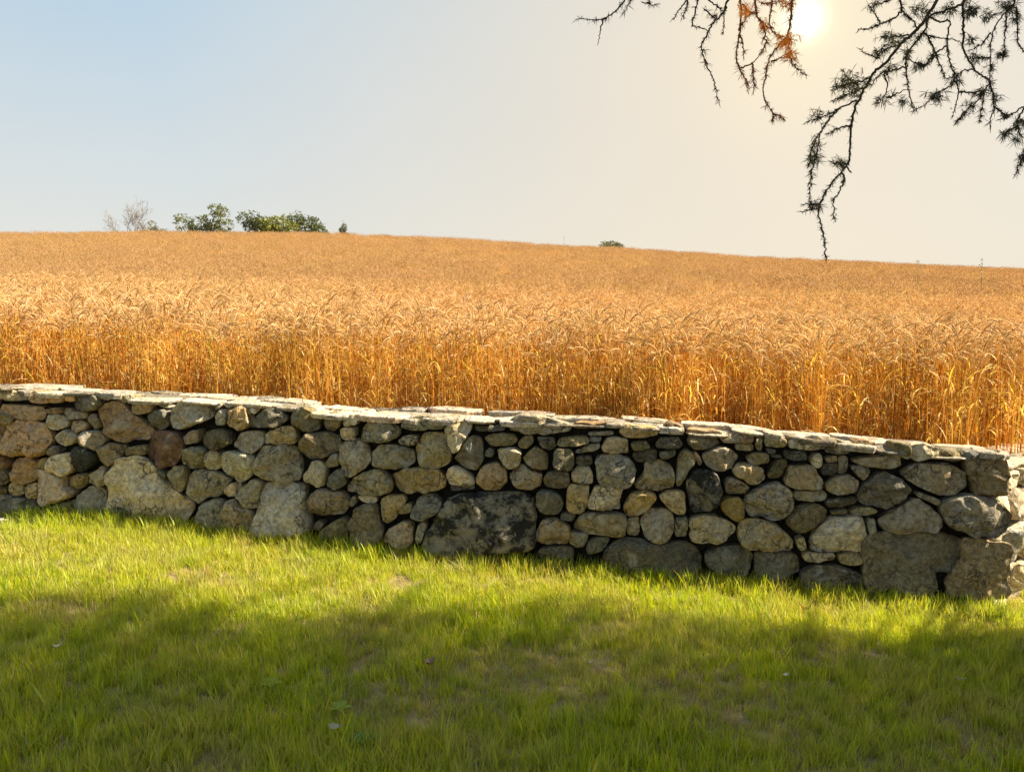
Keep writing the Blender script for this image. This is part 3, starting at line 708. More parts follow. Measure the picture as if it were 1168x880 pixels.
def grass_zone(x0, x1, y0, y1, dens, k=1.0):
    for i in range(int((x1-x0)*(y1-y0)*dens)):
        x = random.uniform(x0, x1); y = random.uniform(y0, y1)
        s = (Vector((x, y, 0))-WA).dot(WD); dist = (Vector((x, y, 0))-WA).dot(WN)
        if s < WLEN+.02:
            if dist < -.02: continue
        elif (Vector((x, y, 0))-LC).dot(LN) < 0: continue
        m = noise.noise(Vector((x*1.3, y*1.3, 5)))
        dry = max(noise.noise(Vector((x*2.2, y*2.6, 9))), .62*dryness(x, y)+.25*noise.noise(Vector((x*7, y*7, 2))))
        idx = random.choice((0, 1, 2, 3, 4, 5)) if random.random() > .14 else random.choice((6, 7))
        if dry > .30 and random.random() < .8: idx = random.choice((8, 8, 9, 5))
        sc = k*random.uniform(.66, 1.08)*(1+.25*m)
        if dry > .30: sc *= .9
        if 0 < dist < .14 and s < WLEN: sc *= 1.15; idx = random.choice((6, 7, 1, 0))
        pts.append(((x, y, lawn_z(x, y)), (random.gauss(0, .12), random.gauss(0, .12), random.uniform(0, 6.28)), sc, idx))
grass_zone(-2.6, 2.6, 2.1, 3.3, 1000)
grass_zone(-3.3, 3.4, 3.3, 4.5, 900)
grass_zone(-4.6, 4.4, 4.5, 5.9, 800, 1.0)
for i in range(900):
    s_ = random.uniform(-.9, WLEN+.02); o_ = random.uniform(.03, .20); p = wall_pt(s_, 0, o_)
    pts.append(((p.x, p.y, lawn_z(p.x, p.y)), (random.gauss(0, .15), random.gauss(0, .15), random.uniform(0, 6.28)), random.uniform(.7, 1.25), random.choice((6, 7, 6, 7, 1, 2))))
grass_zone(-4.8, -2.4, 2.1, 4.6, 220); grass_zone(2.4, 4.8, 2.1, 4.6, 260)
grass_zone(-5, 5, 0.6, 2.1, 160); grass_zone(4.4, 8, 2, 6.5, 120); grass_zone(-8, -4.6, 2, 6.2, 100)
g = scatter('grass', pts, gc); tag(g, 'rough green and straw coloured lawn grass in front of the stone wall', 'grass')

# ---- wheat
def wheat_clump(ns, rad, fine=True):
    mb = MB()
    for i in range(ns):
        a = random.uniform(0, 6.283); r = rad*math.sqrt(random.random()); p0 = Vector((r*math.cos(a), r*math.sin(a), -.03))
        h = random.uniform(.82, 1.05); b = random.uniform(0, 6.283); d = Vector((math.cos(b), math.sin(b), 0)); side = Vector((-d.y, d.x, 0))
        j = random.uniform(.82, 1.15)
        st = random.choice(((.72, .40, .075), (.76, .46, .10), (.66, .34, .055), (.74, .52, .12)))
        if not fine: st = (.56, .37, .16); j = random.uniform(.93, 1.07)
        st = tuple(c*j for c in st)+(0,)
        lean = random.uniform(0, .10)
        sp = [p0+d*lean*t*t+Vector((0, 0, h*t)) for t in (0, .3, .6, .85, 1)]
        w = .0052
        if fine: tube(mb, sp, [w*.6, w*.55, w*.5, w*.4, w*.3], st, 3, False)
        else: ribbon(mb, sp[2:], [w*1.4]*3, side, st)
        # nodding ear
        bend = random.uniform(.5, 2.5); el = random.uniform(.07, .105); neck = random.uniform(.05, .10)
        p = sp[-1].copy(); ang = random.uniform(0, .2); ear = [p.copy()]; K = 7
        for k in range(K):
            ang += bend/K; p = p+(d*math.sin(ang)+Vector((0, 0, math.cos(ang))))*((neck+el)/K); ear.append(p.copy())
        ec = random.choice(((.71, .51, .28), (.65, .45, .22), (.75, .56, .33), (.54, .36, .17)) if fine else ((.58, .40, .215), (.55, .37, .19), (.61, .43, .24), (.51, .34, .17)))
        ec = tuple(c*j for c in ec)+(0,)
        tube(mb, ear, [.0015, .0015, .0018, .0042, .0052, .0050, .004, .0016], ec, 4 if fine else 3, False)
        if fine:
            for k in range(8):
                q = ear[3+k % 5]; dd = (ear[-1]-ear[-3]).normalized()+Vector((random.gauss(0, .28), random.gauss(0, .28), random.gauss(.1, .25))); ln = random.uniform(.04, .075)
                sd = dd.cross(Vector((random.random(), random.random(), .3))).normalized()*.0011
                mb.add([q-sd, q+sd, q+dd.normalized()*ln], [(0, 1, 2)], ec)
        # leaves
        for k in range(random.choice((1, 2, 2, 3)) if fine else 1):
            t0 = random.uniform(.12, .85); p = p0+d*lean*t0*t0+Vector((0, 0, h*t0)); b2 = random.uniform(0, 6.283)
            d2 = Vector((math.cos(b2), math.sin(b2), 0)); s2 = Vector((-d2.y, d2.x, random.uniform(-.5, .5))).normalized()
            ang = random.uniform(.2, .7); be = random.uniform(.8, 2.6); L = random.uniform(.12, .28); lp = [p.copy()]
            for q in range(5):
                p = p+(d2*math.sin(ang)+Vector((0, 0, math.cos(ang))))*(L/5); ang += be/5; lp.append(p.copy())
            lc = random.choice(((.72, .46, .12), (.78, .57, .24), (.70, .42, .09), (.68, .50, .08), (.82, .66, .36)))
            if not fine: lc = random.choice(((.58, .39, .19), (.62, .43, .22), (.54, .36, .17)))
            wl = random.uniform(.006, .0105)
            ribbon(mb, lp, [wl*.6, wl, wl, wl*.8, wl*.5, wl*.1], s2, tuple(c*j for c in lc)+(0,))
    return mb.build('wheat_clump', M_WHEAT, link=False)
near = [wheat_clump(16, .15) for i in range(8)]
fars = [wheat_clump(60, .55, False) for i in range(5)]
pts = []
def field_front(x):
    y = WA.y+(max(-60, min(WB.x+.2, x))-WA.x)*WD.y/WD.x+.47
    if x > WB.x+.2: y += (min(x, 8)-WB.x-.2)*.84-.04
    return y
def wheat_zone(x0, x1, d0, d1, dens, n0, n1, k=1.0):
    for i in range(int((x1-x0)*(d1-d0)*dens)):
        x = random.uniform(x0, x1); dd = random.uniform(d0, d1); y = field_front(x)+dd
        if abs(x) > 1.0*y+6: continue
        pts.append(((x, y, field_z(x, y)), (random.gauss(0, .05), random.gauss(0, .05), random.uniform(0, 6.28)), k*random.uniform(.88, 1.10), random.randint(n0, n1)))
wheat_zone(-10, 12, 0.05, 1.2, 30, 0, 7)
wheat_zone(-12, 14, 1.2, 4, 22, 0, 7)
wheat_zone(-20, 21, 4, 13, 12, 0, 7)
wheat_zone(-40, 40, 13, 30, 3.0, 8, 12)
wheat_zone(-80, 80, 30, 72, 2.0, 8, 12)
wheat_zone(-105, 105, 72, 100, 1.4, 8, 12)
for i, o in enumerate(near+fars): o.name = 'wheat_clump_%02d' % i
wc = source_collection('wheat_sources', near+fars)
w = scatter('wheat', pts, wc); tag(w, 'ripe golden wheat with nodding ears filling the field behind the wall', 'wheat')

# ------------------------------------------------------------------ trees on the crest
def blob_points(blobs, n):
    out = []; tot = sum(b[3]*b[4]*b[5] for b in blobs)
    for b in blobs:
        m = int(n*b[3]*b[4]*b[5]/tot)
        for i in range(m):
            v = Vector((random.gauss(0, 1), random.gauss(0, 1), random.gauss(0, 1))).normalized()*(random.uniform(.55, 1.0)**.6)
            q = Vector((b[0]+v.x*b[3], b[1]+v.y*b[4], b[2]+v.z*b[5]))
            if noise.noise(q*1.4+Vector((b[0], 3, 1))) < -.22: continue
            out.append(q)
    return out
def leaves(mb, pts, size, tones):
    for q in pts:
        c = random.choice(tones); j = random.uniform(.7, 1.3); col = (c[0]*j, c[1]*j, c[2]*j, 0)
        for k in range(3):
            a = Vector((random.gauss(0, 1), random.gauss(0, 1), random.gauss(0, .6))).normalized(); b = a.cross(Vector((random.gauss(0, 1), random.gauss(0, 1), random.gauss(0, 1)))).normalized()
            s = size*random.uniform(.5, 1.2); o = q+Vector((random.gauss(0, size), random.gauss(0, size), random.gauss(0, size)))*.7
            mb.add([o-a*s, o-b*s*.45, o+a*s, o+b*s*.45], [(0, 1, 2, 3)], col)
def bush(name, px, blobs, n, tones, label, cat, size=.17, Y=76.5, trunk=1):
    p = at(px, 300, Y); x, y = p.x, p.y; z = field_z(x, y)
    t = empty(name, (x, y, z)); tag(t, label, cat)
    mb = MB(); leaves(mb, [q+Vector((x, y, z)) for q in blob_points(blobs, n)], size, tones); mb.build('crown', M_LEAF, t, shade=False)
    tb = MB()
    for b in blobs:
        if b[3] < .3: continue
        tube(tb, catmull([(x+b[0]*.25, y+b[1]*.3, z-.2), (x+b[0]*.5, y+b[1]*.5, z+b[2]*.5), (x+b[0], y+b[1], z+b[2]+b[5]*.4)], 4), [.09-.008*i for i in range(9)], (1, 1, 1, 0), 5)
    tb.build('trunk', M_BARK, t)
    return t
DG = [(.085, .105, .04), (.115, .13, .05), (.06, .075, .03)]
YG = [(.21, .215, .04), (.25, .24, .05), (.14, .155, .04)]
k = 76.5/880
def B(dx, h, w, hh, dep=1.2): return (dx*k, random.uniform(-.5, .5), WHEAT_H+h*k*1.12, w*k*1.05, dep, hh*k*1.15)
bush('broad_tree', 235, [B(-21, 8, 9, 7), B(-6, 10, 12, 9), B(10, 13, 11, 9), B(21, 9, 9, 9), B(0, 2, 22, 7), B(16, 24, 10, 4), B(-24, 15, 6, 4), B(22, 21, 6, 5)], 1100,
     [(.13, .15, .07), (.16, .175, .075), (.10, .12, .06), (.21, .21, .12)], 'open grey green tree with gaps in its crown beside the bare tree on the hilltop', 'tree', .15)
bush('hilltop_bush', 323, [B(-36, 9, 8, 8), B(-42, 16, 4, 6), B(-22, 8, 15, 9), B(-30, 15, 7, 7)], 900, DG, 'dark green bush at the left end of the bushes on the hilltop', 'bush', .14)
bush('hilltop_bush', 318, [B(0, 8, 16, 10), B(-9, 7, 12, 9), B(12, 6, 10, 7)], 1000, YG, 'yellowish green bush in the middle of the bushes on the hilltop', 'bush', .14, Y=75.9)
bush('hilltop_bush', 342, [B(-3, 17, 10, 8), B(8, 11, 14, 10), B(22, 5, 9, 7), B(20, 12, 5, 6), B(30, 2, 6, 4)], 1100, DG, 'tallest dark green bush sloping down to the right on the hilltop', 'bush', .14, Y=77.5)
bush('young_conifer', 393, [B(0, 1, 6, 4, .4), B(0, 5, 4, 3, .3), B(0, 9, 2.2, 3, .2), B(0, 12, .9, 2.5, .1)], 500, [(.09, .10, .06), (.12, .12, .07)], 'tiny pointed conifer standing alone on the hilltop', 'tree', .09)
bush('low_shrub', 178, [B(-4, 3, 9, 4), B(0, 8, 3, 4), B(8, 2, 6, 3)], 300, [(.15, .14, .08), (.19, .16, .09)], 'low brownish shrub at the foot of the bare tree', 'bush', .11)
bush('low_shrub', 697, [B(-8, 3, 5, 4), B(2, 4, 7, 4), B(9, 2, 5, 3)], 450, [(.08, .09, .04), (.13, .12, .05)], 'small dark shrub on the skyline right of the hilltop bushes', 'bush', .10)
def bare_tree():
    p = at(146, 300, 76.5); x, y = p.x, p.y; z = field_z(x, y)
    t = empty('bare_tree', (x, y, z)); tag(t, 'leafless pale grey tree with fine spreading twigs on the hilltop', 'tree')
    trunk_mb = [None]; tw = MB(); rnd = random.Random(5)
    def grow(p, d, L, r, lv):
        pts = [p]; q = p.copy(); dd = d.copy()
        for i in range(4):
            dd = (dd+Vector((rnd.gauss(0, .13), rnd.gauss(0, .13), rnd.gauss(.03, .1)))).normalized(); q = q+dd*L/4; pts.append(q.copy())
        tube(trunk_mb[0] if lv == 0 else tw, pts, [r*(1-.13*i) for i in range(5)], (1, 1, 1, 0), 5)
        if lv >= 4: return
        for i in range(4 if lv < 3 else 3):
            f = pts[rnd.choice((1, 2, 3, 4, 4))]; a = rnd.uniform(0, 6.283)
            nd = (dd+Vector((math.cos(a), math.sin(a)*.7, rnd.uniform(-.25, .5)))*rnd.uniform(.5, .95)).normalized()
            grow(f, nd, L*rnd.uniform(.52, .72), max(.007, r*.5), lv+1)
    B0 = Vector((x, y, z))
    for dx, lean, L, r in ((-.2, -.55, 1.7, .055), (.1, -.2, 1.9, .05), (.6, .0, 2.0, .055), (.9, .25, 1.8, .045), (1.2, .5, 1.6, .045)):
        tr = MB(); trunk_mb[0] = tr; grow(B0+Vector((dx, rnd.uniform(-.3, .3), .25)), Vector((lean, 0, 1)).normalized(), L, r, 0); tr.build('trunk', M_DRYBARK, t)
    tw.build('twigs', M_DRYBARK, t)
bare_tree()
def weed(px, pytop, Y, h, label, tone):
    p = at(px, pytop, Y); x, y = p.x, p.y; z = field_z(x, y)
    t = empty('tall_weed', (x, y, z)); tag(t, label, 'weed', 'weeds standing above the wheat')
    H = p.z-z; mb = MB(); tube(mb, [(x, y, z), (x+.03, y, z+H*.5), (x+.01, y, z+H)], [.012, .009, .005], (tone[0], tone[1], tone[2], 0), 5); mb.build('stem', M_LEAF, t)
    lf = MB(); P = []
    for i in range(int(22*h)):
        f = random.uniform(.45, .98)**1.1; rr = .2*(1-f)+.015
        P.append(Vector((x+random.gauss(0, rr), y+random.gauss(0, rr), z+H*f)))
    leaves(lf, P, .035, [tone, (tone[0]*1.3, tone[1]*1.2, tone[2])]); lf.build('leaves', M_LEAF, t, shade=False)
weed(1047, 296, 27, 1.0, 'spindly green weed above the wheat, left of the two thin weeds on the right', (.15, .16, .05))
weed(1120, 294, 27, 1.0, 'taller thin weed above the wheat near the right end of the skyline', (.17, .15, .06))
weed(643, 268, 62, .5, 'short thin weed on the skyline beside the small dark shrub', (.15, .14, .06))

# ------------------------------------------------------------------ the larch whose branches hang into the picture
TX, TY = 6.3, 2.0
tz = lawn_z(TX, TY)
larch = empty('larch_tree', (TX, TY, tz)); tag(larch, 'old larch with drooping dark needled twigs hanging into the sky at upper right', 'tree')
tk = MB(); tube(tk, [(TX+.05*math.sin(i), TY+.05*math.cos(i*1.3), tz-.3+i*.8) for i in range(13)], [.30-.021*i for i in range(13)], (1, 1, 1, 0), 12)
tk.build('trunk', M_BARK, larch)
NDL = [(.035, .042, .02), (.05, .052, .022), (.028, .032, .018)]
FLARE_TONES = [(.34, .10, .04), (.22, .07, .035), (.45, .15, .04)]  # orange of the sun's glare put into the needle colours
OLIVE = [(.10, .085, .02), (.075, .065, .02), (.05, .048, .02)]
def needles(mb, c, n, ln, tones, wid=.0016, axis=None, spread=1.0):
    for i in range(n):
        d = Vector((random.gauss(0, 1), random.gauss(0, 1), random.gauss(0, 1)))*spread
        if axis is not None: d += axis*1.0
        d.normalize(); s = d.cross(Vector((random.gauss(0, 1), random.gauss(0, 1), random.gauss(0, 1)))).normalized()*wid*.5; t = random.choice(tones)
        L = ln*random.uniform(.6, 1.15); m = c+d*L*.55+Vector((0, 0, -.08*L))
        mb.add([c-s*.7, c+s*.7, m+s, m-s, c+d*L+Vector((0, 0, -.2*L))], [(0, 1, 2, 3), (3, 2, 4)], (*t, 0))
def hang(twigs, dep, tones, r0=.0035, dens=1.0, nl=.022, label=None, bark=None):
    """twigs: pixel paths at about `dep` metres; each twig is bark, with rosettes of needles on short spurs"""
    b = MB(); nd = MB(); first = None; placed = []
    for tw in twigs:
        fat = tw[0]; P = tw[1]; d0 = dep
        if placed:
            d0 = min(placed, key=lambda q: (q[0]-P[0][0])**2+(q[1]-P[0][1])**2)[2]
        drift = random.uniform(-.16, .16); pts = []
        for i, (px, py) in enumerate(P):
            d_ = d0+drift*i/len(P)+(random.gauss(0, .012) if i else 0); pts.append(at(px, py, d_)); placed.append((px, py, d_))
            if i: placed.append(((px+P[i-1][0])/2, (py+P[i-1][1])/2, (d_+placed[-2][2])/2))
        if first is None: first = pts[0]
        C = catmull(pts, 6); C = [c+Vector((random.gauss(0, .0016), 0, random.gauss(0, .0016))) for c in C]
        n = len(C); tube(b, C, [max(.0010, r0*(.45+.42*fat)*(1-.65*i/n)) for i in range(n)], (1, 1, 1, 0), 5)
        acc = 0; ph = random.uniform(0, 90)
        for i in range(1, n):
            seg = C[i]-C[i-1]; steps_ = max(1, int(seg.length*dens/.0030))
            for k in range(steps_):
                c = C[i-1]+seg*random.random(); thick = noise.noise(Vector((c.x*13+ph, c.z*13, ph)))+.12+(.15 if i > n*.5 else 0)
                if thick < -.15: continue
                if random.random() < .10:
                    o = Vector((random.gauss(0, 1), random.gauss(0, 1), random.gauss(0, 1))).normalized()*.005; tube(b, [c, c+o], [.0030, .0022], (1, 1, 1, 0), 4)
                    needles(nd, c+o, random.randint(4, 12), nl*random.uniform(.5, 1.2), tones, axis=seg.normalized()*.6)
                needles(nd, c, random.choice((1, 2, 2, 3)), nl*(.35+.8*max(0, thick))*random.uniform(.6, 1.2), tones, axis=seg.normalized()*.7)
        tube(b, [C[-1], C[-1]+(C[-1]-C[-3]).normalized()*.012], [.0012, .0005], (1, 1, 1, 0), 4)
    br = b.build('branch', bark or M_BARK, larch)
    if label: br['label'] = label
    return br, nd, first, placed
roots = []
def fin(r, clusters=(), dep=2.4, tones=NDL):
    br, nd, f, placed = r
    for (px, py, rad, n) in clusters:
        for i in range(int(n*2.3)):
            dn = min(placed, key=lambda q: (q[0]-px)**2+(q[1]-py)**2)[2]; c = at(px+random.gauss(0, rad*.6), py+random.gauss(0, rad*.5), dn+random.gauss(0, .02)); needles(nd, c, random.randint(4, 12), random.uniform(.014, .032), tones, wid=.0016, axis=Vector((random.gauss(0, .8), 0, -.3)))
    o = nd.build('needles', M_NEEDLE, None, shade=False); o.parent = br
    o.matrix_parent_inverse = (Matrix.Translation(larch.location) @ br.matrix_parent_inverse).inverted() if False else Matrix.Identity(4)
    roots.append(f)
fin(hang([(1, [(728, -45), (716, -6), (702, 13), (687, 22), (674, 22.5), (660, 22)]), (.7, [(688, 21), (685, 34), (682, 48)]), (.7, [(722, -20), (719, 0), (709, 18)]), (.6, [(742, -20), (741, 4), (750, 5)]), (.6, [(741, 4), (732, 3)])], 2.45, NDL))
fin(hang([(1, [(792, -45), (784, -5), (777, 8), (767, 22)]), (.7, [(785, -5), (783, 8), (780, 20)]), (.9, [(798, -10), (795, 8), (790, 28), (800, 32), (808, 36)])], 2.40, NDL+FLARE_TONES[1:2]))
fin(hang([(1.1, [(836, -45), (830, 0), (822, 18), (812, 28), (805, 42), (800, 53), (805, 72), (813, 88), (817, 102), (820, 118)]), (.8, [(830, 0), (826, 18), (825, 37)]), (.6, [(804, 10), (812, 18), (818, 20)]), (.6, [(806, -2), (818, 8), (824, 12)])], 2.35, NDL+FLARE_TONES[1:2]))
fin(hang([(1.1, [(843, -45), (845, 10), (843, 40), (840, 62), (843, 78), (850, 90), (853, 104)]), (.7, [(845, 40), (848, 52), (849, 65)]), (.8, [(845, 77), (858, 72), (868, 60)]), (.7, [(842, 36), (850, 22), (858, 14)]), (.7, [(858, 72), (859, 88), (860, 105)])], 2.35, FLARE_TONES+NDL[:1], dens=1.2, bark=M_FLAREBARK))
fin(hang([(1.2, [(857, -45), (862, 10), (870, 28), (873, 40), (872, 54), (868, 62)]), (.9, [(882, -10), (879, 12), (878, 30), (886, 40), (897, 44)]), (.6, [(868, 4), (878, 4), (890, 2)]), (.7, [(846, 5), (856, 15), (864, 16)])], 2.3, FLARE_TONES, dens=1.3, bark=M_FLAREBARK), [(898, 46, 8, 16), (898, 2, 10, 14), (874, 28, 6, 8), (850, 10, 7, 8), (903, 60, 4, 5)], 2.3, [(.85, .33, .02), (.75, .25, .02)])  # brightest orange tufts: sun glare painted as needle colour
fin(hang([(1.1, [(902, -45), (903, 5), (899, 40), (888, 52), (878, 68), (873, 88), (870, 104), (876, 120), (882, 130), (880, 139)]), (.7, [(882, 129), (889, 133), (895, 137)]), (.5, [(880, 71), (890, 67), (899, 64)]), (1, [(899, 44), (900, 58), (903, 72), (911, 79), (919, 85)])], 2.28, FLARE_TONES+NDL, dens=1.2, bark=M_FLAREBARK), [(902, 66, 4, 3)], 2.28, FLARE_TONES)
MAIN = [(1090, -60), (1068, 2), (1045, 34), (1028, 50), (1010, 72), (996, 85), (984, 106), (976, 122), (971, 144), (969, 165), (968, 185), (956, 200), (941, 221), (933, 242), (938, 260), (940, 278), (943, 297)]
fin(hang([(2.3, MAIN),
 (1, [(977, 115), (960, 122), (940, 132), (918, 140)]), (.9, [(958, 124), (945, 136), (936, 152), (933, 170), (928, 188), (925, 205), (924, 224), (925, 239)]),
 (.8, [(970, 143), (957, 146), (945, 152)]), (.9, [(968, 186), (958, 187), (949, 184)]), (.8, [(961, 198), (963, 206), (957, 218), (951, 230), (951, 242), (953, 252)]),
 (.5, [(936, 232), (926, 233), (916, 233)]), (.5, [(934, 238), (924, 239), (914, 242)]), (.6, [(966, 190), (971, 197)]),
 (.8, [(936, 150), (928, 164), (922, 188)]), (.7, [(1003, 66), (990, 62), (980, 55)]), (.7, [(990, 90), (970, 96), (952, 99)]), (.7, [(985, 100), (966, 108), (948, 115)]), (.6, [(980, 100), (968, 90), (961, 82)]),
 (.9, [(1035, 76), (1018, 80), (1004, 84), (994, 98)]), (.8, [(1008, 85), (1012, 98), (1008, 112)]), (.7, [(1011, 112), (1025, 106), (1036, 102)])],
 2.30, NDL, dens=1.25), [(972, 97, 17, 30), (930, 165, 7, 8), (928, 182, 7, 10), (956, 185, 7, 7), (931, 233, 6, 6), (1008, 113, 7, 7), (1012, 78, 9, 8), (934, 130, 9, 7)], 2.3, OLIVE)
fin(hang([(1.4, [(1032, -50), (1027, -4), (1028, 12), (1018, 22), (1008, 26), (993, 32), (978, 35)]), (.8, [(1028, 12), (1040, 22), (1046, 32)]), (.7, [(1020, -2), (1006, 4), (990, 9)]), (.7, [(1004, 27), (998, 16), (994, 10)]), (.8, [(1036, 40), (1020, 42), (1006, 42)]), (.8, [(1024, 52), (1010, 56), (1000, 64)])],
 2.42, NDL, dens=1.4), [(1018, 42, 11, 14), (1005, 58, 8, 8), (1000, 6, 7, 4), (1050, 10, 10, 12), (1034, 60, 5, 6)], 2.4, NDL+OLIVE)
fin(hang([(1.8, [(1120, -50), (1099, 1), (1080, 11), (1060, 20), (1054, 36), (1040, 54), (1033, 66), (1035, 92), (1038, 110), (1042, 127)]), (1, [(1054, 36), (1065, 55), (1070, 70), (1077, 87)]), (1, [(1060, 20), (1072, 25), (1083, 25), (1080, 53), (1084, 74), (1089, 92), (1070, 106), (1055, 119), (1042, 127)]),
 (.8, [(1089, 92), (1094, 105), (1090, 118), (1087, 133)]), (.9, [(1094, 105), (1110, 105), (1122, 105), (1112, 118), (1100, 128), (1090, 140)]), (.7, [(1100, 128), (1096, 134), (1090, 141)]), (.7, [(1080, 53), (1066, 62), (1056, 74), (1047, 73)]), (.6, [(1033, 66), (1044, 72), (1050, 74)]), (.6, [(1056, 40), (1070, 43), (1086, 45), (1099, 50)])],
 2.5, NDL, dens=1.2), [(1068, 108, 8, 14), (1088, 88, 6, 9), (1048, 74, 5, 6), (1030, 116, 5, 6), (1064, 62, 4, 5), (1105, 120, 8, 8), (1047, 40, 4, 4)], 2.5, NDL)
fin(hang([(1.6, [(1108, -50), (1099, 6), (1099, 34), (1099, 57), (1113, 80), (1122, 88), (1129, 94), (1134, 121), (1130, 135), (1129, 147)]), (1.1, [(1159, -30), (1156, 4), (1143, 18), (1134, 34), (1130, 50), (1130, 72), (1129, 92)]), (.8, [(1130, 38), (1120, 50), (1104, 58)]), (.8, [(1113, 80), (1100, 80), (1090, 86)]), (.8, [(1129, 94), (1122, 104), (1118, 110)]), (.6, [(1122, 104), (1120, 120), (1117, 138)]),
 (.8, [(1128, 66), (1118, 66), (1108, 68)]), (.8, [(1148, 20), (1146, 44), (1144, 62)]), (.8, [(1159, 8), (1160, 30), (1162, 50), (1170, 62)]), (.6, [(1134, 121), (1144, 130), (1150, 133)])],
 2.55, NDL, dens=1.3), [(1108, 12, 9, 20), (1150, 8, 10, 20), (1143, 62, 5, 9), (1108, 45, 5, 6), (1113, 66, 6, 8), (1128, 18, 6, 9), (1118, 106, 6, 9), (1136, 112, 4, 6), (1085, 8, 8, 9), (1130, 76, 4, 5), (1160, 20, 6, 7)], 2.55, NDL)
fin(hang([(1.3, [(1215, 60), (1190, 105), (1168, 121), (1153, 131), (1140, 137)]), (.9, [(1168, 124), (1161, 136), (1162, 150), (1166, 160)]), (.8, [(1162, 146), (1150, 148), (1143, 160)]), (.9, [(1186, 130), (1172, 165), (1166, 180), (1158, 201)])], 2.4, NDL, dens=1.5), [(1164, 140, 6, 8), (1146, 152, 5, 6), (1166, 180, 4, 8), (1160, 158, 5, 5)], 2.4, NDL)
# limbs above the picture carry the hanging branches
limb_ends = [((1.55, 2.5, 3.0), (.1, 2.45, 2.95)), ((2.4, 2.6, 3.0), (1.35, 2.4, 2.85))]
for end in limb_ends:
    lb = MB(); P = catmull([(TX, TY, 4.6), (TX-1.6, TY+.2, 4.2), (TX-3.2, TY+.4, 3.5), end[0], end[1], (end[1][0]-.5, end[1][1], end[1][2]-.02)], 6)
    n = len(P); tube(lb, P, [.06*(1-.85*i/n)+.004 for i in range(n)], (1, 1, 1, 0), 8); lb.build('limb', M_BARK, larch)
    end_path = P
    for f in roots:
        q = min(P, key=lambda v: (v-f).length)
        if (q-f).length < .95:
            tb = MB(); tube(tb, catmull([q, (q+f)/2+Vector((0, .02, .05)), f], 5), [.007]*5+[.005]*6, (1, 1, 1, 0), 5); tb.build('limb', M_BARK, larch)
# crown: limbs all round the trunk, each with sprays of needle tufts
lm = MB(); cr = MB(); rc = random.Random(3)
CX, CY = 6.2, 1.75
EDGE = sorted(_g(px, py, -.02-.0001*px) for px, py in ((-80, 700), (0, 700), (150, 690), (300, 712), (450, 690), (560, 694), (640, 674), (780, 690), (900, 700), (1050, 708), (1168, 694), (1300, 700)))
def edge_y(x): return lerp_table(EDGE, x)  # unseen crown is clipped here so its shade ends along this line
GAP = at(890, 30, 2.3); GDIR = Vector((math.cos(R(42)), 0, math.sin(R(42))))  # shaft cut through the crown to let sun onto the orange twigs
def inside(q):
    """broad crown; kept clear of the view above the wall"""
    if q.x > .80*q.y+.9 and q.z > 2.0: return True
    if q.z < 4.1: return False
    if q.y > 0 and q.z < 1.6+.44*q.y+.75: return False
    return True
for i in range(212):
    z = rc.uniform(4.5, 10.6) if i < 130 else rc.uniform(2.9, 5.2); a = rc.uniform(0, 6.283) if i < 130 else rc.uniform(-1.0, 1.3); L = 3.1*rc.uniform(.72, 1.05)*(1 if z < 9.3 else .85)*(1.2 if i >= 130 else 1)
    d = Vector((math.cos(a)*1.05, math.sin(a)*.92, 0)); P = [Vector((TX, TY, z))+d*L*t+Vector((0, (.30-.05*(z-4))*t, .1*t-.75*t*t)) for t in (0, .25, .5, .75, 1)]
    C = catmull(P, 3); n = len(C); tube(lm, C, [.045*(1-.8*j/n) for j in range(n)], (1, 1, 1, 0), 5)
    for c in C[2:]:
        for k in range(96 if i < 130 else 190):
            q = c+Vector((rc.gauss(0, .8), rc.gauss(0, .5), rc.gauss(-.2, .6)))
            if not inside(q): continue
            if q.y > edge_y(q.x-1.11*(q.z+.05))+rc.gauss(0, .07): continue
            if (q-GAP).cross(GDIR).length < .34: continue
            for m in range(1):
                e = Vector((rc.gauss(0, 1), rc.gauss(0, 1), rc.gauss(-.2, .8))).normalized(); s = e.cross(Vector((rc.gauss(0, 1), rc.gauss(0, 1), 1))).normalized()*.0085; t = rc.choice(NDL)
                e *= rc.uniform(.06, .12); cr.add([q-s, q+s, q+e+s*.4, q+e-s*.4], [(0, 1, 2, 3)], (t[0]*1.6, t[1]*1.9, t[2], 0))
lm.build('limb', M_BARK, larch); cr.build('crown', M_NEEDLE, larch, shade=False)

# ------------------------------------------------------------------ small things on the lawn
def ground_at(px, py):
    d = ray(px, py); t = 1.0
    for i in range(400):
        p = EYE+d*t
        if p.z <= lawn_z(p.x, p.y): return p
        t += .02
    return p
def fallen_leaf(px, py, L, W, curl, col, label, rz, lift=.075):
    p = ground_at(px, py); p.z += lift
    mb = MB(); n = 9; vs = []
    for i in range(n):
        t = i/(n-1); w = W*math.sin(math.pi*min(1, t*.93+.05))**.8
        x = (t-.5)*L; z = curl*L*(4*(t-.5)**2-.3)
        for q in (-1, -.4, .0, .4, 1): vs.append((x+.1*W*random.gauss(0, 1)*.4, q*w/2, z+abs(q)**1.6*w*.45*curl*2+(.0 if q else -.002)+random.gauss(0, .0015)))
    fs = [(i*5+k, i*5+k+1, i*5+k+6, i*5+k+5) for i in range(n-1) for k in range(4)]
    M = Matrix.Translation(p) @ Matrix.Rotation(rz, 4, 'Z') @ Matrix.Rotation(random.gauss(0, .3), 4, 'X')
    mb.add([M @ Vector(v) for v in vs], fs, (*col, 0)); tube(mb, [M @ Vector((L*.45, 0, curl*L*.5)), M @ Vector((L*.75, .01, curl*L*.9))], [.0016, .001], (*col, 0), 4)
    o = mb.build('fallen_leaf', M_LEAF); tag(o, label, 'leaf', 'dead leaves lying in the grass')
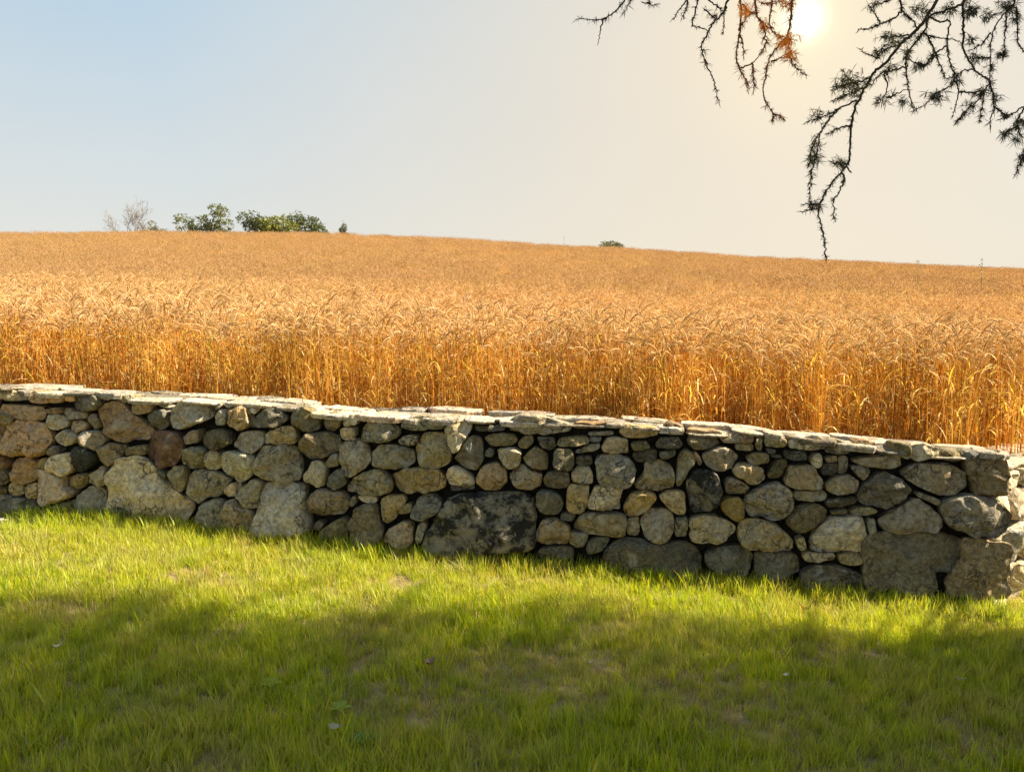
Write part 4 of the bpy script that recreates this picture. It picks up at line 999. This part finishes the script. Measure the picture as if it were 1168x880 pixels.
fallen_leaf(919, 706, .10, .03, .55, (.20, .085, .03), 'curled reddish brown leaf at the shadow edge below the wall', .2)
fallen_leaf(490, 772, .07, .045, .4, (.17, .11, .07), 'dull brown crumpled leaf in the shaded middle of the lawn', .6)
fallen_leaf(382, 853, .05, .035, .2, (.36, .33, .25), 'pale grey leaf near the bottom edge of the lawn', -.3, .09)
fallen_leaf(896, 786, .04, .022, .3, (.44, .38, .29), 'small whitish leaf in the shaded grass on the right', .5)
fallen_leaf(1094, 790, .045, .025, .3, (.40, .36, .22), 'pale straw coloured leaf at the right side of the lawn', -.6)
fallen_leaf(673, 771, .022, .015, .2, (.5, .46, .36), 'tiny cream leaf in the middle right of the lawn', .1)
fallen_leaf(66, 757, .04, .016, .3, (.55, .52, .42), 'narrow white leaf at the left side of the lawn', .9, .09)
def broad_weed(px, py, col, label):
    p = ground_at(px, py); t = empty('broadleaf_weed', p); tag(t, label, 'weed', 'broad leaved weeds in the lawn')
    for i in range(5):
        a = 1.25*i+random.uniform(-.2, .2); mb = MB(); d = Vector((math.cos(a), math.sin(a), 0)); s = Vector((-d.y, d.x, 0)); vs = []
        for k in range(6):
            f = k/5; c = p+d*.055*f+Vector((0, 0, .035+.045*f-.03*f*f)); w = .017*math.sin(math.pi*(.08+.9*f))
            vs += [c-s*w+Vector((0, 0, .004)), c, c+s*w+Vector((0, 0, .004))]
        mb.add(vs, [(3*k+m, 3*k+m+1, 3*k+m+4, 3*k+m+3) for k in range(5) for m in range(2)], (*col, 0)); mb.build('leaf', M_LEAF, t)
broad_weed(388, 818, (.27, .32, .035), 'light yellow green broad leaved weed in the lower left middle of the lawn')
broad_weed(414, 854, (.12, .22, .03), 'fresh green broad leaved weed beside the pale grey leaf')
broad_weed(310, 790, (.30, .34, .03), 'bright lime weed in the shaded lawn left of the middle')
def straw_tuft(px, py, n, h, label):
    p = ground_at(px, py); mb = MB()
    for i in range(n):
        a = random.uniform(0, 6.283); d = Vector((math.cos(a), math.sin(a), 0)); L = random.uniform(.6, 1.1)*h; ln = random.uniform(.2, .8)*L; p0 = p+Vector((random.gauss(0, .03), random.gauss(0, .03), -.01))
        ribbon(mb, [p0+d*ln*t*t+Vector((0, 0, L*t*(1-.2*t))) for t in (0, .35, .7, 1)], [.006, .006, .004, .0006], Vector((-d.y, d.x, 0)), random.choice([(.55, .42, .24, 0), (.62, .50, .32, 0), (.45, .33, .17, 0)]))
    tag(mb.build('dry_grass_tuft', M_GRASS), label, 'grass tuft')
straw_tuft(526, 655, 70, .13, 'clump of pale dead grass in the sun at the foot of the wall')
fs_ = MB()
def loose(s, z, out=0):
    return wall_pt(s, z, out)
sz = [wall_sz(px, py) for px, py in ((-30, 590), (20, 586), (46, 590), (50, 600), (20, 606), (-30, 606))]
stone(fs_, sz, (.58, .48, .34), 0, lambda s, z, o: wall_pt(s, z, o+.12), push=0)
tag(fs_.build('loose_stone', M_STONE), 'pale flat stone in the grass at the left foot of the wall', 'stone')

# ------------------------------------------------------------------ light and sky
SUN_AZ, SUN_EL = R(90), R(42)
SD = Vector((math.sin(SUN_AZ)*math.cos(SUN_EL), math.cos(SUN_AZ)*math.cos(SUN_EL), math.sin(SUN_EL)))
sl = bpy.data.lights.new('sun', 'SUN'); sl.energy = 5.0; sl.angle = R(.55); sl.color = (1.0, .905, .72)
so = bpy.data.objects.new('sun', sl); COL.objects.link(so); so.rotation_euler = SD.to_track_quat('Z', 'Y').to_euler(); so.location = (20, 5, 20)
W = bpy.data.worlds.new('World'); S.world = W; W.use_nodes = True
nt = W.node_tree; N = NT(nt)
for n_ in list(nt.nodes): nt.nodes.remove(n_)
sky = N.n('ShaderNodeTexSky'); sky.sky_type = 'NISHITA'; sky.sun_disc = False; sky.sun_elevation = SUN_EL; sky.sun_rotation = SUN_AZ
sky.air_density = 1.0; sky.dust_density = 2.0; sky.ozone_density = 1.0
bg = N.n('ShaderNodeBackground'); bg.inputs[1].default_value = .04; N.l(sky.outputs[0], bg.inputs[0])
# thin bright overcast: pale veil, bluer on the left, creamy towards the visible sun, which glows through it
tc = N.n('ShaderNodeTexCoord').outputs['Generated']
sep = N.n('ShaderNodeSeparateXYZ'); N.l(tc, sep.inputs[0])
orb = ray(917, 22).normalized()
dp = N.n('ShaderNodeVectorMath', operation='DOT_PRODUCT'); N.l(tc, dp.inputs[0]); dp.inputs[1].default_value = orb
dot = dp.outputs['Value']
ang = N.math('ARCCOSINE', N.math('MINIMUM', dot, .9999999))
el = sep.outputs['Z']
veil = N.mix(N.rng(el, .08, .40, 0, 1), (.79, .785, .73), (.47, .65, .80))
warm = N.rng(ang, R(4), R(42), 1, 0)
veil = N.mix(N.math('MULTIPLY', warm, .95), veil, (.97, .82, .61))
cl = N.noise(tc, 2.2, 5, .55)
veil = N.mix(1.0, veil, N.mix(N.rng(cl, .3, .7, 0, 1), (.97, .975, .98), (1.02, 1.015, 1.01)), 'MULTIPLY')
behind = N.rng(sep.outputs['Y'], -.2, -.9, 1.0, 1.25)
veil2 = N.mix(1.0, veil, N.mix(behind, (0, 0, 0), (1, 1, 1)), 'MULTIPLY')
g1 = N.math('POWER', N.rng(ang, R(.8), R(3.4), 1, 0), 2.0)
g2 = N.math('POWER', N.rng(ang, R(1.0), R(12), 1, 0), 2.2)
core_ = N.math('POWER', N.rng(ang, R(.25), R(1.9), 1, 0), 1.6)
glow = N.mix(1.0, N.mix(g2, (0, 0, 0), (.03, .028, .0)), N.mix(g1, (0, 0, 0), (.03, .05, .03)), 'ADD')
glow = N.mix(1.0, glow, N.mix(core_, (0, 0, 0), (.27, .25, .22)), 'ADD')
b2 = N.n('ShaderNodeBackground'); b2.inputs[1].default_value = .333; N.l(veil, b2.inputs[0])
b3 = N.n('ShaderNodeBackground'); b3.inputs[1].default_value = 1.0; N.l(glow, b3.inputs[0])
mx = N.n('ShaderNodeMixShader'); mx.inputs[0].default_value = .90; N.l(bg.outputs[0], mx.inputs[1]); N.l(b2.outputs[0], mx.inputs[2])
ad = N.n('ShaderNodeAddShader'); N.l(mx.outputs[0], ad.inputs[0]); N.l(b3.outputs[0], ad.inputs[1])
wo = N.n('ShaderNodeOutputWorld'); N.l(ad.outputs[0], wo.inputs[0])
S.view_settings.view_transform = 'Standard'; S.view_settings.look = 'None'; S.view_settings.gamma = 1; S.view_settings.exposure = 1.65
S.view_settings.use_curve_mapping = False
S.cycles.max_bounces = 8; S.cycles.diffuse_bounces = 5; S.cycles.transmission_bounces = 6; S.cycles.transparent_max_bounces = 4
S.cycles.use_denoising = True
